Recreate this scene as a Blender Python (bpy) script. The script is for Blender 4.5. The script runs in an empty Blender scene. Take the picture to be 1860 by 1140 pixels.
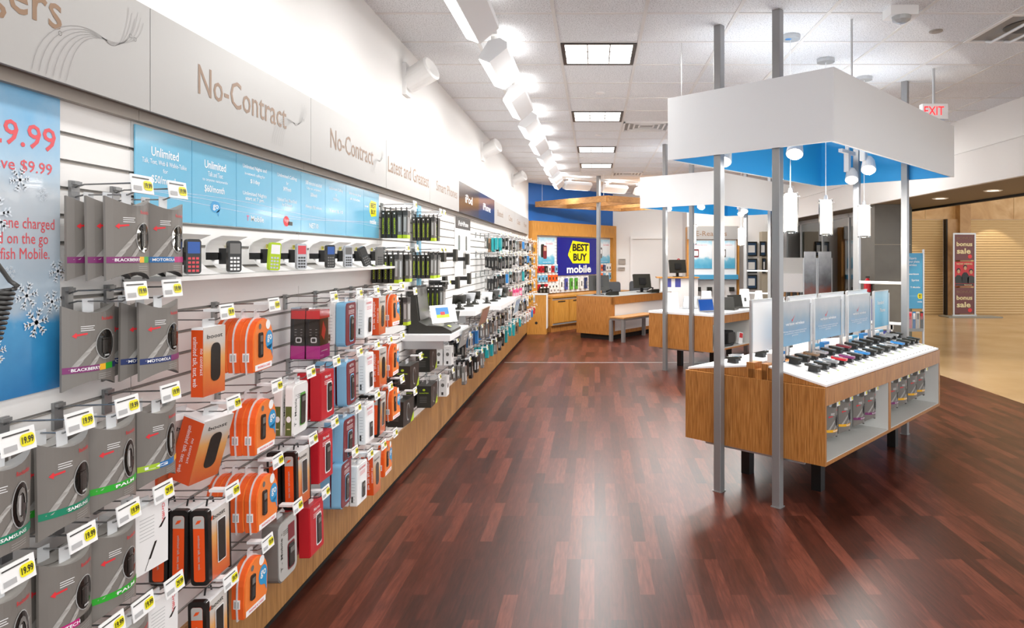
import bpy, math, random
from mathutils import Vector, Matrix
random.seed(7)
C = bpy.context.scene.collection
sc = bpy.context.scene

# ---------------------------------------------------------------- camera, world, exposure
cam_d = bpy.data.cameras.new('camera'); cam = bpy.data.objects.new('camera', cam_d); C.objects.link(cam)
cam.location = (0, 0, 1.65); cam.rotation_euler = (math.pi/2, 0, 0)
F = 1240.0
cam_d.sensor_width = 36; cam_d.lens = F/1860*36
cam_d.shift_x = -(1080-930)/1860; cam_d.shift_y = -(570-465)/1860
cam_d.clip_start = .05; cam_d.clip_end = 100
sc.camera = cam
w = bpy.data.worlds.new('world'); sc.world = w; w.use_nodes = True
w.node_tree.nodes['Background'].inputs[0].default_value = (.93, .965, 1, 1)
w.node_tree.nodes['Background'].inputs[1].default_value = 1.35
sc.view_settings.view_transform = 'Standard'; sc.view_settings.look = 'None'
sc.view_settings.gamma = 1; sc.view_settings.use_curve_mapping = False
sc.view_settings.exposure = 0.42
ZC = 3.27   # ceiling
XW = -1.46  # product wall

def area(name, loc, size, power, rot=(0, 0, 0), color=(1, .985, .965), size_y=None, spread=None, parent=None):
    l = bpy.data.lights.new(name, 'AREA'); l.energy = power; l.size = size; l.color = color
    if size_y: l.shape = 'RECTANGLE'; l.size_y = size_y
    if spread: l.spread = spread
    o = bpy.data.objects.new(name, l); C.objects.link(o); o.location = loc; o.rotation_euler = rot
    if parent: o.parent = parent
    return o
# mall beyond the storefront: warm general light from its high ceiling
area('mall_light', (9, 14, 5.2), 5, 85, color=(1, .82, .58))
area('mall_light', (8.5, 7, 5.2), 4, 30, color=(1, .86, .68))
# unseen fill lights added under the ceiling, behind the camera and over the aisles
area('shop_fill', (1.5, -1.6, 3.24), 2.2, 140)
area('shop_fill', (3.4, 2.2, 3.24), 1.1, 22)
area('shop_fill', (1.6, 14.6, 3.24), 1.4, 95)  # added to brighten the white walls at the back
area('shop_fill', (3.4, 9.0, 3.24), .9, 16)

# ---------------------------------------------------------------- materials
def lin(c):
    if isinstance(c, str):
        c = [int(c[i:i+2], 16)/255 for i in (1, 3, 5)]
        c = [x/12.92 if x <= .04045 else ((x+.055)/1.055)**2.4 for x in c]
    return tuple(c)+(1,)
MATS = {}
def mat(name, col='#ffffff', rough=.5, metal=0, emit=0, spec=.5, trans=0, coat=0):
    if name in MATS: return MATS[name]
    m = bpy.data.materials.new(name); m.use_nodes = True
    b = m.node_tree.nodes['Principled BSDF']; I = b.inputs
    I['Base Color'].default_value = lin(col); I['Roughness'].default_value = rough; I['Metallic'].default_value = metal
    I['Specular IOR Level'].default_value = spec
    if emit: I['Emission Color'].default_value = lin(col); I['Emission Strength'].default_value = emit
    if trans: I['Transmission Weight'].default_value = trans; I['IOR'].default_value = 1.45
    if coat: I['Coat Weight'].default_value = coat; I['Coat Roughness'].default_value = .06
    MATS[name] = m; return m
def nodes(m): return m.node_tree.nodes, m.node_tree.links, m.node_tree.nodes['Principled BSDF']
def ramp(N, stops):
    r = N.new('ShaderNodeValToRGB'); e = r.color_ramp.elements
    e[0].position, e[0].color = stops[0][0], lin(stops[0][1]); e[1].position, e[1].color = stops[-1][0], lin(stops[-1][1])
    for p, c in stops[1:-1]: x = e.new(p); x.color = lin(c)
    return r
def noise_mat(name, stops, scale, stretch=(1, 1, 1), rough=.4, detail=4, bump=0, coords='Object', spec=.5, dist=0):
    m = mat(name, '#888888', rough, spec=spec); N, L, B = nodes(m)
    t = N.new('ShaderNodeTexCoord'); mp = N.new('ShaderNodeMapping'); mp.inputs['Scale'].default_value = stretch
    n = N.new('ShaderNodeTexNoise'); n.inputs['Scale'].default_value = scale; n.inputs['Detail'].default_value = detail; n.inputs['Distortion'].default_value = dist
    r = ramp(N, stops)
    L.new(t.outputs[coords], mp.inputs[0]); L.new(mp.outputs[0], n.inputs['Vector']); L.new(n.outputs[0], r.inputs[0]); L.new(r.outputs[0], B.inputs['Base Color'])
    if bump:
        bn = N.new('ShaderNodeBump'); bn.inputs['Strength'].default_value = bump; bn.inputs['Distance'].default_value = .002
        L.new(n.outputs[0], bn.inputs['Height']); L.new(bn.outputs[0], B.inputs['Normal'])
    return m
noise_mat('oak', [(.25, '#7d4c1f'), (.42, '#a2682f'), (.55, '#b67a3d'), (.75, '#c48d50')], 5, (24, 24, 1.2), .38, 5, .15)
noise_mat('oak_plinth', [(.3, '#8f6334'), (.5, '#a97a45'), (.7, '#bb8c56')], 5, (14, 14, 1.0), .42, 4, .1)
noise_mat('oak_beam', [(.3, '#9a6a3a'), (.5, '#b07f4a'), (.7, '#c4935c')], 4, (3, 3, 20), .45, 4)
noise_mat('back_oak', [(.3, '#b07426'), (.5, '#c98c3a'), (.7, '#d79b49')], 5, (20, 20, 1.0), .42, 4)
noise_mat('ceiling_tile', [(.36, '#c0c2c4'), (.47, '#eef0f2'), (.8, '#f4f6f8')], 130, rough=.95, detail=3, bump=.25, spec=.1)
noise_mat('stone', [(.3, '#b98f5a'), (.5, '#cba470'), (.7, '#dcbb8a')], 1.6, rough=.4, detail=8, dist=1.2)
noise_mat('stone_dark', [(.3, '#9a7549'), (.5, '#b08857'), (.7, '#c29c6b')], 2.0, rough=.4, detail=8, dist=1.2)
noise_mat('mall_floor', [(.3, '#b59a74'), (.5, '#c2a883'), (.7, '#ccb492')], .8, rough=.2, detail=6)
noise_mat('grey_tile', [(.3, '#605c54'), (.6, '#6b675f')], 3, rough=.35, detail=3)
noise_mat('brushed_steel', [(.3, '#8d9094'), (.7, '#b3b5b8')], 4, (60, 60, 1), .3, 3)
MATS['brushed_steel'].node_tree.nodes['Principled BSDF'].inputs['Metallic'].default_value = .8
def floor_mat():
    m = mat('cherry_planks', '#5a2a1e', .3, spec=.24); N, L, B = nodes(m)
    t = N.new('ShaderNodeTexCoord'); mp = N.new('ShaderNodeMapping'); mp.inputs['Rotation'].default_value = (0, 0, math.pi/2)
    br = N.new('ShaderNodeTexBrick'); br.inputs['Scale'].default_value = 1
    br.inputs['Brick Width'].default_value = .62; br.inputs['Row Height'].default_value = .074; br.offset = .37; br.offset_frequency = 3
    br.inputs['Mortar Size'].default_value = .0012; br.inputs['Mortar Smooth'].default_value = .3
    br.inputs['Color1'].default_value = (0, 0, 0, 1); br.inputs['Color2'].default_value = (1, 1, 1, 1); br.inputs['Mortar'].default_value = (.35, .35, .35, 1)
    L.new(t.outputs['Object'], mp.inputs[0]); L.new(mp.outputs[0], br.inputs['Vector'])
    mp2 = N.new('ShaderNodeMapping'); mp2.inputs['Scale'].default_value = (16, 1.6, 1)
    n = N.new('ShaderNodeTexNoise'); n.inputs['Scale'].default_value = 4; n.inputs['Detail'].default_value = 6; n.inputs['Distortion'].default_value = .6
    L.new(t.outputs['Object'], mp2.inputs[0]); L.new(mp2.outputs[0], n.inputs['Vector'])
    mx = N.new('ShaderNodeMix'); mx.data_type = 'FLOAT'; mx.inputs[0].default_value = .58
    L.new(br.outputs['Color'], mx.inputs[2]); L.new(n.outputs[0], mx.inputs[3])
    r = ramp(N, [(.2, '#301913'), (.4, '#452218'), (.58, '#562b20'), (.8, '#743e2f')])
    L.new(mx.outputs[0], r.inputs[0]); L.new(r.outputs[0], B.inputs['Base Color'])
    bp = N.new('ShaderNodeBump'); bp.inputs['Strength'].default_value = .12; bp.inputs['Distance'].default_value = .001
    L.new(n.outputs[0], bp.inputs['Height']); L.new(bp.outputs[0], B.inputs['Normal'])
    return m
floor_mat()
def gmat(name, axis, stops, lo, hi, rough=.3, coat=.3):
    """printed colour blend along a local axis (artwork of a poster)"""
    m = mat(name, '#888888', rough, coat=coat); N, L, B = nodes(m)
    t = N.new('ShaderNodeTexCoord'); s = N.new('ShaderNodeSeparateXYZ'); mr = N.new('ShaderNodeMapRange')
    n = N.new('ShaderNodeTexNoise'); n.inputs['Scale'].default_value = 9; n.inputs['Detail'].default_value = 5
    mr.inputs['From Min'].default_value = lo; mr.inputs['From Max'].default_value = hi
    ad = N.new('ShaderNodeMath'); ad.operation = 'MULTIPLY_ADD'; ad.inputs[1].default_value = .35; sb = N.new('ShaderNodeMath'); sb.operation = 'SUBTRACT'; sb.inputs[1].default_value = .17
    r = ramp(N, stops)
    L.new(t.outputs['Object'], s.inputs[0]); L.new(s.outputs[axis], mr.inputs['Value']); L.new(t.outputs['Object'], n.inputs['Vector'])
    L.new(n.outputs[0], ad.inputs[0]); L.new(mr.outputs[0], ad.inputs[2]); L.new(ad.outputs[0], sb.inputs[0]); L.new(sb.outputs[0], r.inputs[0]); L.new(r.outputs[0], B.inputs['Base Color'])
    return m
gmat('snow_poster', 2, [(0, '#1d78b4'), (.22, '#3f97cb'), (.30, '#a8bccb'), (.62, '#c4cdd4'), (.78, '#a6c6dc'), (1, '#6fb2dc')], -.78, 0)
gmat('carrier_poster', 2, [(0, '#6fa6c8'), (.35, '#6390b2'), (.6, '#7e96a8'), (.85, '#a9adb1'), (1, '#b9babc')], -.31, 0)
gmat('sky_poster', 2, [(0, '#43a7cf'), (.5, '#6cbcdc'), (1, '#a4d4e8')], -.31, 0)
gmat('phone_poster', 2, [(0, '#4aa3c6'), (.25, '#74bbd4'), (.36, '#dfe6ea'), (.8, '#e9edf0'), (1, '#9fd0e2')], -.6, 0)
gmat('boost_front', 2, [(0, '#c9562b'), (.3, '#d97a3c'), (.55, '#e2a65f'), (.75, '#cfc8bf'), (1, '#dcdad6')], -.23, 0)
gmat('crowd_panel', 2, [(0, '#5a2a22'), (.3, '#7a4234'), (.45, '#5f6063'), (.7, '#8d9094'), (1, '#b9bbbe')], .75, 1.73, .25)
SPEC = {
 'wall_white': ('#f0efed', .85), 'fascia_grey': ('#a5a3a0', .42), 'ceiling_frame': ('#e4e2df', .6), 'slat_white': ('#eceae7', .4), 'groove': ('#8d8984', .5),
 'header_brown': ('#6d4a3a', .5), 'header_strip': ('#a59c92', .5), 'glass_blue': ('#78bfde', .15), 'glass_blue_dark': ('#57a5cc', .15),
 'taupe': ('#86684d', .5), 'line_grey': ('#8f8d8a', .4), 'white': ('#f1f0ee', .4), 'print_white': ('#f6f6f6', .5), 'red': ('#e2353c', .4), 'soft_red': ('#e0545c', .5),
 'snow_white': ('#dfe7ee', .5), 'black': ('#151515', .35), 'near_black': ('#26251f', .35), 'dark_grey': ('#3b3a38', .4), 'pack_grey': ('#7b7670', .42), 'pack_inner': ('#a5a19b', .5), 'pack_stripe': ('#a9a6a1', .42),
 'window_dark': ('#1b1a18', .06), 'gadget': ('#2c2a27', .2), 'gleam': ('#b9bab8', .1), 'purple': ('#7d2a68', .4), 'band_blue': ('#1f6dab', .4), 'band_navy': ('#1d2f66', .4), 'band_green': ('#2fa82e', .4),
 'band_teal': ('#13805f', .4), 'band_lime': ('#a6c832', .4), 'band_magenta': ('#c01f78', .4), 'band_yellow': ('#f2b31c', .4), 'orange': ('#f0662a', .3), 'orange_deep': ('#e0501a', .35), 'orange_lite': ('#f5853c', .35),
 'go_blue': ('#2f9bd3', .35), 'go_outline': ('#c9d4ea', .3), 'clear_plastic': ('#d9dadb', .08), 'boost_orange': ('#ea5215', .4), 'boost_black': ('#171615', .25), 'boost_grey': ('#b7b6b2', .3),
 'green': ('#58a83a', .4), 'olive': ('#5f6a35', .5), 'box_red': ('#c3202c', .35), 'net_blue': ('#86bfe0', .25), 'net_red': ('#7c2a32', .35), 'pink': ('#e7909d', .4), 'magenta': ('#cf2f9e', .35),
 'kit_red': ('#ef4146', .35), 'lime': ('#b9d61e', .4), 'eb_black': ('#2b2a25', .35), 'tag_white': ('#f4f4f2', .5), 'tag_yellow': ('#f2e81c', .5), 'barcode': ('#b4b4b4', .6), 'wire': ('#8f8f8f', .25),
 'bracket': ('#8b8b8b', .35), 'clip_white': ('#e9e9e9', .4), 'pole': ('#9a9a9a', .32), 'canopy_white': ('#eceef0', .55), 'canopy_blue': ('#1e8fd0', .45), 'alu': ('#c3c4c5', .3), 'counter_white': ('#f2f2f2', .3),
 'niche_white': ('#dcdcd8', .5), 'blue_wall': ('#1668bd', .45), 'sign_navy': ('#141a85', .2), 'tag_sign': ('#fff000', .35), 'silver': ('#b8babd', .25), 'screen_blue': ('#2456a8', .1),
 'chair_grey': ('#45474a', .8), 'soffit': ('#7d6c55', .6), 'dark_line': ('#1d1a17', .6), 'shutter': ('#ccb083', .45), 'shutter_lo': ('#c8a46c', .45), 'poster_brown': ('#6e3a38', .3), 'cream': ('#e8dcae', .5),
 'poster_red': ('#c21f28', .3), 'violet_blue': ('#4a4fa0', .4), 'info_blue': ('#4a9ec8', .3), 'teal': ('#1d9a9f', .35), 'steel_blue': ('#2f7fc0', .35), 'frame_navy': ('#28435f', .4), 'paper': ('#d9d9d6', .7),
 'bag': ('#1d1d1d', .8), 'skin': ('#caa183', .6), 'apricot': ('#f29a4f', .4), 'smoke': ('#75736f', .2), 'amber': ('#d79a1e', .4), 'hot_pink': ('#ef4f86', .35), 'gold_case': ('#c6b24e', .3), 'lit_red': ('#f0303a', .5),
 'toe': ('#17110d', .7), 'shelf_grey': ('#8f9290', .4), 'frame_grey': ('#d4d3d0', .5), 'green_wall': ('#5d6156', .5), 'tan_wall': ('#b3a893', .5), 'dark_ipod': ('#3a3330', .15), 'deep_navy': ('#27406b', .15)}
METAL = {'wire': .8, 'bracket': .5, 'pole': .5, 'alu': .6, 'silver': .5}
def M(n):
    if n in MATS: return MATS[n]
    c, r = SPEC[n]; return mat(n, c, r, METAL.get(n, 0), coat=.2 if n in ('dark_ipod', 'deep_navy', 'glass_blue', 'glass_blue_dark') else 0)
mat('lamp_white', '#ffffff', .5, emit=4); mat('lamp_glass', '#fff6e8', .4, emit=2.6); mat('troffer_glow', '#fffdf8', .5, emit=2.2); mat('down_glow', '#fff1d8', .5, emit=6)
mat('exit_glow', '#ff2a30', .5, emit=1.2); mat('tube_glow', '#ffffff', .5, emit=3)
def clear_mat(name, tint, mixf=.12, rough=.03):
    m = bpy.data.materials.new(name); m.use_nodes = True; N = m.node_tree.nodes; L = m.node_tree.links
    N.remove(N['Principled BSDF']); o = N['Material Output']
    t = N.new('ShaderNodeBsdfTransparent'); t.inputs[0].default_value = lin(tint); g = N.new('ShaderNodeBsdfGlossy'); g.inputs['Roughness'].default_value = rough
    x = N.new('ShaderNodeMixShader'); f = N.new('ShaderNodeFresnel'); f.inputs[0].default_value = 1.5
    a = N.new('ShaderNodeMath'); a.operation = 'ADD'; a.inputs[1].default_value = mixf; L.new(f.outputs[0], a.inputs[0]); L.new(a.outputs[0], x.inputs[0])
    L.new(t.outputs[0], x.inputs[1]); L.new(g.outputs[0], x.inputs[2]); L.new(x.outputs[0], o.inputs[0]); MATS[name] = m
clear_mat('clear', '#ffffff', .02); clear_mat('pane', '#aab3ab', .12)

# ---------------------------------------------------------------- mesh helpers
class MB:
    def __init__(s): s.v = []; s.f = []; s.m = []; s.names = []
    def mi(s, n):
        if n not in s.names: s.names.append(n)
        return s.names.index(n)
    def face(s, pts, m):
        k = len(s.v); s.v += [tuple(p) for p in pts]; s.f.append(list(range(k, k+len(pts)))); s.m.append(s.mi(m)); return s
    def mesh(s, vs, fs, m):
        k = len(s.v); s.v += [tuple(p) for p in vs]; i = s.mi(m)
        for f in fs: s.f.append([k+a for a in f]); s.m.append(i)
        return s
    def box(s, x0, x1, y0, y1, z0, z1, m, T=None):
        vs = [(x, y, z) for z in (z0, z1) for x, y in ((x0, y0), (x1, y0), (x1, y1), (x0, y1))]
        if T: vs = [T @ Vector(v) for v in vs]
        return s.mesh(vs, [(3, 2, 1, 0), (4, 5, 6, 7), (0, 1, 5, 4), (1, 2, 6, 5), (2, 3, 7, 6), (3, 0, 4, 7)], m)
    def rbox(s, x0, x1, y0, y1, z0, z1, m, r=.006, axis='x', T=None):
        """box with its four edges along axis rounded"""
        if axis == 'x': o = rrect(y0, z0, y1, z1, r); f = lambda a, b, t: (t, a, b); lo, hi = x0, x1
        elif axis == 'y': o = rrect(x0, z0, x1, z1, r); f = lambda a, b, t: (a, t, b); lo, hi = y0, y1
        else: o = rrect(x0, y0, x1, y1, r); f = lambda a, b, t: (a, b, t); lo, hi = z0, z1
        return s.extrude(o, f, lo, hi, m, m, T)
    def extrude(s, outline, f, lo, hi, m, cap=None, T=None):
        n = len(outline); g = (lambda p: T @ Vector(p)) if T else (lambda p: p)
        vs = [g(f(a, b, lo)) for a, b in outline]+[g(f(a, b, hi)) for a, b in outline]
        s.mesh(vs, [(i, (i+1) % n, n+(i+1) % n, n+i) for i in range(n)], m)
        s.mesh(vs[:n], [tuple(reversed(range(n)))], cap or m); s.mesh(vs[n:], [tuple(range(n))], cap or m)
        return s
    def tube(s, path, r, m, k=6):
        path = [Vector(p) for p in path]; rings = []
        for i, p in enumerate(path):
            d = (path[min(i+1, len(path)-1)]-path[max(i-1, 0)]).normalized()
            a = d.cross(Vector((0, 0, 1))); a = a.normalized() if a.length > .05 else Vector((1, 0, 0)); b = d.cross(a)
            rr = r[i] if isinstance(r, (list, tuple)) else r
            rings.append([p+(a*math.cos(t)+b*math.sin(t))*rr for t in [2*math.pi*j/k for j in range(k)]])
        vs = [v for R in rings for v in R]; fs = []
        for i in range(len(path)-1):
            for j in range(k): fs.append((i*k+j, i*k+(j+1) % k, (i+1)*k+(j+1) % k, (i+1)*k+j))
        fs += [tuple(range(k)), tuple((len(path)-1)*k+j for j in reversed(range(k)))]
        return s.mesh(vs, fs, m)
    def lathe(s, prof, m, c=(0, 0, 0), k=24, T=None):
        vs = []; g = (lambda p: T @ Vector(p)) if T else (lambda p: p)
        for r, z in prof:
            for j in range(k):
                t = 2*math.pi*j/k; vs.append(g((c[0]+r*math.cos(t), c[1]+r*math.sin(t), c[2]+z)))
        fs = []
        for i in range(len(prof)-1):
            for j in range(k): fs.append((i*k+j, i*k+(j+1) % k, (i+1)*k+(j+1) % k, (i+1)*k+j))
        return s.mesh(vs, fs, m)
    # flat artwork: f(a, b) maps print coordinates to a point on the surface
    def rect(s, f, a0, b0, a1, b1, m, n=1, shear=0):
        for i in range(n):
            p, q = a0+(a1-a0)*i/n, a0+(a1-a0)*(i+1)/n
            s.face([f(p, b0), f(q, b0), f(q+shear, b1), f(p+shear, b1)], m)
        return s
    def poly(s, f, pts, m): return s.face([f(a, b) for a, b in pts], m)
    def ell(s, f, a, b, ra, rb, m, k=20, rings=1):
        last = None
        for r in range(1, rings+1):
            ring = [(a+ra*r/rings*math.cos(2*math.pi*i/k), b+rb*r/rings*math.sin(2*math.pi*i/k)) for i in range(k)]
            if last is None: s.poly(f, ring, m)
            else:
                for i in range(k): s.face([f(*last[i]), f(*last[(i+1) % k]), f(*ring[(i+1) % k]), f(*ring[i])], m)
            last = ring
        return s
    def text(s, f, txt, a, b, wd, h, m, bold=0, rot=0, flip=False, fit=True):
        """txt centred on (a, b), fitted in wd x h; rot in quarter turns"""
        vs, fs, W, H = glyphs(txt, bold)
        sx = wd/W; sy = h/H; out = []
        for x, y in vs:
            x = (x-W/2)*sx; y = (y-H/2)*sy
            if rot == 1: x, y = -y, x
            elif rot == 3: x, y = y, -x
            out.append(f(a+(-x if flip else x), b+y))
        return s.mesh(out, fs, m)
    def build(s, name, parent=None, loc=None, rot=None, smooth=False):
        me = bpy.data.meshes.new(name); me.from_pydata(s.v, [], s.f)
        for n in s.names: me.materials.append(M(n))
        me.polygons.foreach_set('material_index', s.m)
        if smooth: me.polygons.foreach_set('use_smooth', [True]*len(s.f))
        me.update(); o = bpy.data.objects.new(name, me); C.objects.link(o)
        if parent: o.parent = parent
        if loc: o.location = loc
        if rot: o.rotation_euler = rot
        return o
def rrect(x0, y0, x1, y1, r, k=4):
    out = []
    for cx, cy, t0 in ((x1-r, y1-r, 0), (x0+r, y1-r, 90), (x0+r, y0+r, 180), (x1-r, y0+r, 270)):
        for i in range(k+1):
            t = math.radians(t0+90*i/k); out.append((cx+r*math.cos(t), cy+r*math.sin(t)))
    return out
GL = {}
def glyphs(txt, bold):
    key = (txt, bold)
    if key not in GL:
        c = bpy.data.curves.new('t', 'FONT'); c.body = txt; c.offset = bold; c.resolution_u = 2; c.space_line = .95; c.align_x = 'CENTER' if '\n' in txt else 'LEFT'
        o = bpy.data.objects.new('t', c); me = o.to_mesh()
        vs = [(v.co.x, v.co.y) for v in me.vertices]; fs = [tuple(p.vertices) for p in me.polygons]
        x0 = min(v[0] for v in vs); y0 = min(v[1] for v in vs); x1 = max(v[0] for v in vs); y1 = max(v[1] for v in vs)
        GL[key] = ([(x-x0, y-y0) for x, y in vs], fs, x1-x0, y1-y0)
        o.to_mesh_clear(); bpy.data.objects.remove(o); bpy.data.curves.remove(c)
    return GL[key]
def px_face(x, eps=.0008): return lambda a, b: (x+eps, a, b)           # artwork on a face looking to +X, a along +Y
def py_face(y, eps=.0008): return lambda a, b: (a, y-eps, b)           # artwork on a face looking to -Y
def tag(o, label=None, cat=None, group=None, kind=None):
    if label:
        n = len(label.replace('-', ' ').split())
        o['label'] = label
    if cat: o['category'] = cat
    if group: o['group'] = group
    if kind: o['kind'] = kind
    return o
def empty(name, loc=(0, 0, 0), rz=0):
    o = bpy.data.objects.new(name, None); C.objects.link(o); o.location = loc; o.rotation_euler = (0, 0, rz); o.empty_display_size = .1
    return o
def kids(o): return [c for c in KID.get(o.name, [])]
def dup(o, parent=None):
    c = o.copy(); C.objects.link(c)
    for k in ('label', 'category', 'group'):
        if k in c and parent is None: del c[k]
    if parent: c.parent = parent
    for ch in list(o.children): dup(ch, c)
    return c
def struct(o): o['kind'] = 'structure'; return o
ORD = 'first second third fourth fifth sixth seventh eighth ninth tenth eleventh twelfth thirteenth fourteenth fifteenth sixteenth seventeenth eighteenth nineteenth twentieth'.split()
ORD += ['twenty-'+x for x in ORD[:9]]
def WY(px, X): return F*X/(px-1080.)

# ---------------------------------------------------------------- the room
struct(MB().box(XW-.1, 4.8, -3, 19.3, -.1, 0, 'cherry_planks').build('floor'))
struct(MB().box(4.8, 18, -3, 19.6, -.1, -.002, 'mall_floor').build('floor'))
tag(MB().box(-1.40, 4.79, 10.58, 10.61, 0, .003, 'alu').build('floor_joint_strip'), 'thin grey metal joint strip across the dark wooden floor', 'floor strip')
struct(MB().box(XW-.12, 4.40, -3, 18.6, ZC, ZC+.1, 'ceiling_tile').build('ceiling'))
g = MB()
x = -.273-.61
xs = []
while x > XW: xs.append(x); x -= .61
x = -.273
while x < 4.33: xs.append(x); x += .61
ys = []; y = 5.16
while y > -3: y -= .61
y += .61
while y < 18.5: ys.append(y); y += .61
for x in xs: g.box(x-.012, x+.012, -3, 18.5, ZC-.006, ZC, 'ceiling_frame')
for y in ys: g.box(XW, 4.35, y-.012, y+.012, ZC-.005, ZC, 'ceiling_frame')
struct(g.build('trim_1'))
struct(MB().box(XW-.12, XW, -3, 15.05, 0, ZC, 'wall_white').build('wall_left'))
# bulkhead, soffit and storefront side
b = MB(); b.box(4.35, 4.5, -3, 18.6, 2.85, ZC, 'wall_white'); b.extrude([(4.30, 2.46), (4.36, 2.46), (4.5, 2.85), (4.36, 2.88), (4.30, 2.85)], lambda a, b_, t: (a, t, b_), -3, 18.6, 'wall_white')
struct(b.build('wall_right'))
struct(MB().box(4.31, 5.60, -3, 19.3, 2.47, 2.6, 'soffit').box(5.58, 5.66, -3, 19.3, 2.44, 2.62, 'dark_line').build('ceiling'))
struct(MB().box(5.6, 5.7, -3, 19.3, 2.6, 5.6, 'wall_white').build('wall_storefront'))
struct(MB().box(5.6, 18, -3, 19.6, 5.6, 5.7, 'wall_white').build('ceiling'))
for i, (dx, dy) in enumerate([(4.89, 9.66), (4.96, 8.5), (4.9, 11.5), (4.9, 13.5)]):
    r = empty('recessed_light', (dx, dy, 2.47))
    tag(r, ORD[i]+' recessed downlight in the brown soffit, counted from the white island', 'downlight', 'downlights in the storefront soffit') if i > 1 else tag(r, ['recessed downlight in brown soffit, farther from the camera than its twin', 'recessed downlight in brown soffit, above the open storefront edge'][i], 'downlight', 'downlights in the storefront soffit')
    MB().lathe([(.11, -.004), (.09, -.012), (.075, -.004)], 'white').build('trim_ring', r)
    MB().lathe([(.075, -.004), (0.001, -.002)], 'down_glow').build('lamp', r)
    sp = bpy.data.lights.new('down', 'SPOT'); sp.energy = 45; sp.color = (1, .85, .62); sp.spot_size = 1.6; so = bpy.data.objects.new('down', sp); C.objects.link(so); so.parent = r; so.location = (0, 0, -.03)
# mall far wall: stone band, columns, rolling shutters
m = MB()
m.box(4.5, 17, 19.3, 19.6, 2.69, 6, 'stone')
for zz in (3.35, 4.1, 4.9): m.box(4.5, 17, 19.29, 19.3, zz, zz+.012, 'shutter')
for k in range(9): m.box(5.6+k*1.25, 5.612+k*1.25, 19.29, 19.3, 2.7, 6, 'shutter')
struct(m.build('wall_mall'))
m = MB(); m.box(9.9, 10.2, 19.15, 19.5, 0, 2.69, 'stone_dark'); m.box(10.2, 10.5, 19.05, 19.5, 0, 6, 'stone_dark')
m.box(10.2, 10.5, 19.04, 19.05, 1.85, 1.86, 'shutter'); m.box(9.86, 9.9, 19.14, 19.3, 0, 2.69, 'dark_line'); struct(m.build('wall_mall_column'))
def shutter(x0, x1, label):
    out = [(19.4, 0)]
    n = 38
    for k in range(n):
        z = 2.685*k/n; h = 2.685/n
        out += [(19.32, z), (19.305, z+h*.5), (19.32, z+h*.98)]
    out.append((19.4, 2.685))
    o = MB().extrude(out, lambda a, b_, t: (t, a, b_), x0, x1, 'shutter').build('rolling_shutter'); tag(o, label, 'shutter')
shutter(5.2, 9.86, 'closed beige roller shutter between grey column and stone pier')
shutter(10.5, 17, 'closed beige roller shutter behind the bonus sale banner')
for i, (x, y) in enumerate([(8.2, 18.6), (11.2, 18.6), (14.5, 18.6)]):
    sp = bpy.data.lights.new('mall_down', 'SPOT'); sp.energy = 50; sp.color = (1, .86, .66); sp.spot_size = 1.5; so = bpy.data.objects.new('mall_down', sp); C.objects.link(so); so.location = (x, y, 3.2)
# grey tiled column and glazed storefront
m = MB(); m.box(4.43, 5.0, 10.8, 11.4, 0, 2.47, 'grey_tile')
for z in (.6, 1.2, 1.83): m.box(4.43, 5.0, 10.795, 10.8, z, z+.006, 'tan_wall')
struct(m.build('wall_column'))
struct(MB().box(5.15, 5.3, 11.4, 19.3, 0, 2.47, 'green_wall').build('wall_passage'))
m = MB(); m.box(4.79, 4.81, 11.4, 17.0, .1, 2.4, 'pane'); w1 = struct(m.build('window_1'))
fr = MB()
for y in (11.42, 12.8, 14.3, 15.8, 16.96): fr.box(4.77, 4.83, y, y+.04, 0, 2.46, 'alu')
fr.box(4.77, 4.83, 11.4, 17, 0, .1, 'alu'); fr.box(4.77, 4.83, 11.4, 17, 2.38, 2.46, 'alu'); fr.build('window_frame', w1)
# back walls
BA = math.atan2(.824, .567)
bw = empty('wall_back_angled', (-1.46, 15.05, 0), BA); bw['kind'] = 'structure'
MB().box(-.1, 3.42, 0, .1, 2.43, ZC, 'blue_wall').build('upper_wall', bw)
MB().box(-.1, 3.42, .0, .1, 0, 2.43, 'back_oak').build('lower_wall', bw)
struct(MB().box(.3, 2.5, 17.87, 17.97, 0, ZC, 'wall_white').box(2.3, 2.4, 17.1, 17.9, 0, ZC, 'wall_white').box(2.3, 5.2, 17.0, 17.1, 0, ZC, 'wall_white').build('wall_back'))
d = struct(MB().box(1.0, 1.92, 17.85, 17.88, 0, 2.1, 'wall_white').build('door_1'))
MB().box(.93, 1.99, 17.80, 17.87, 2.1, 2.17, 'white').box(.93, 1.0, 17.82, 17.87, 0, 2.1, 'white').box(1.92, 1.99, 17.82, 17.87, 0, 2.1, 'white').build('door_frame', d)
MB().tube([(1.08, 17.84, 1.0), (1.08, 17.80, 1.0), (1.2, 17.80, 1.0)], .012, 'alu').build('door_handle', d)
struct(MB().box(4.10, 4.45, 16.7, 17.0, 0, 2.25, 'tan_wall').build('wall_pilaster'))

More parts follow.
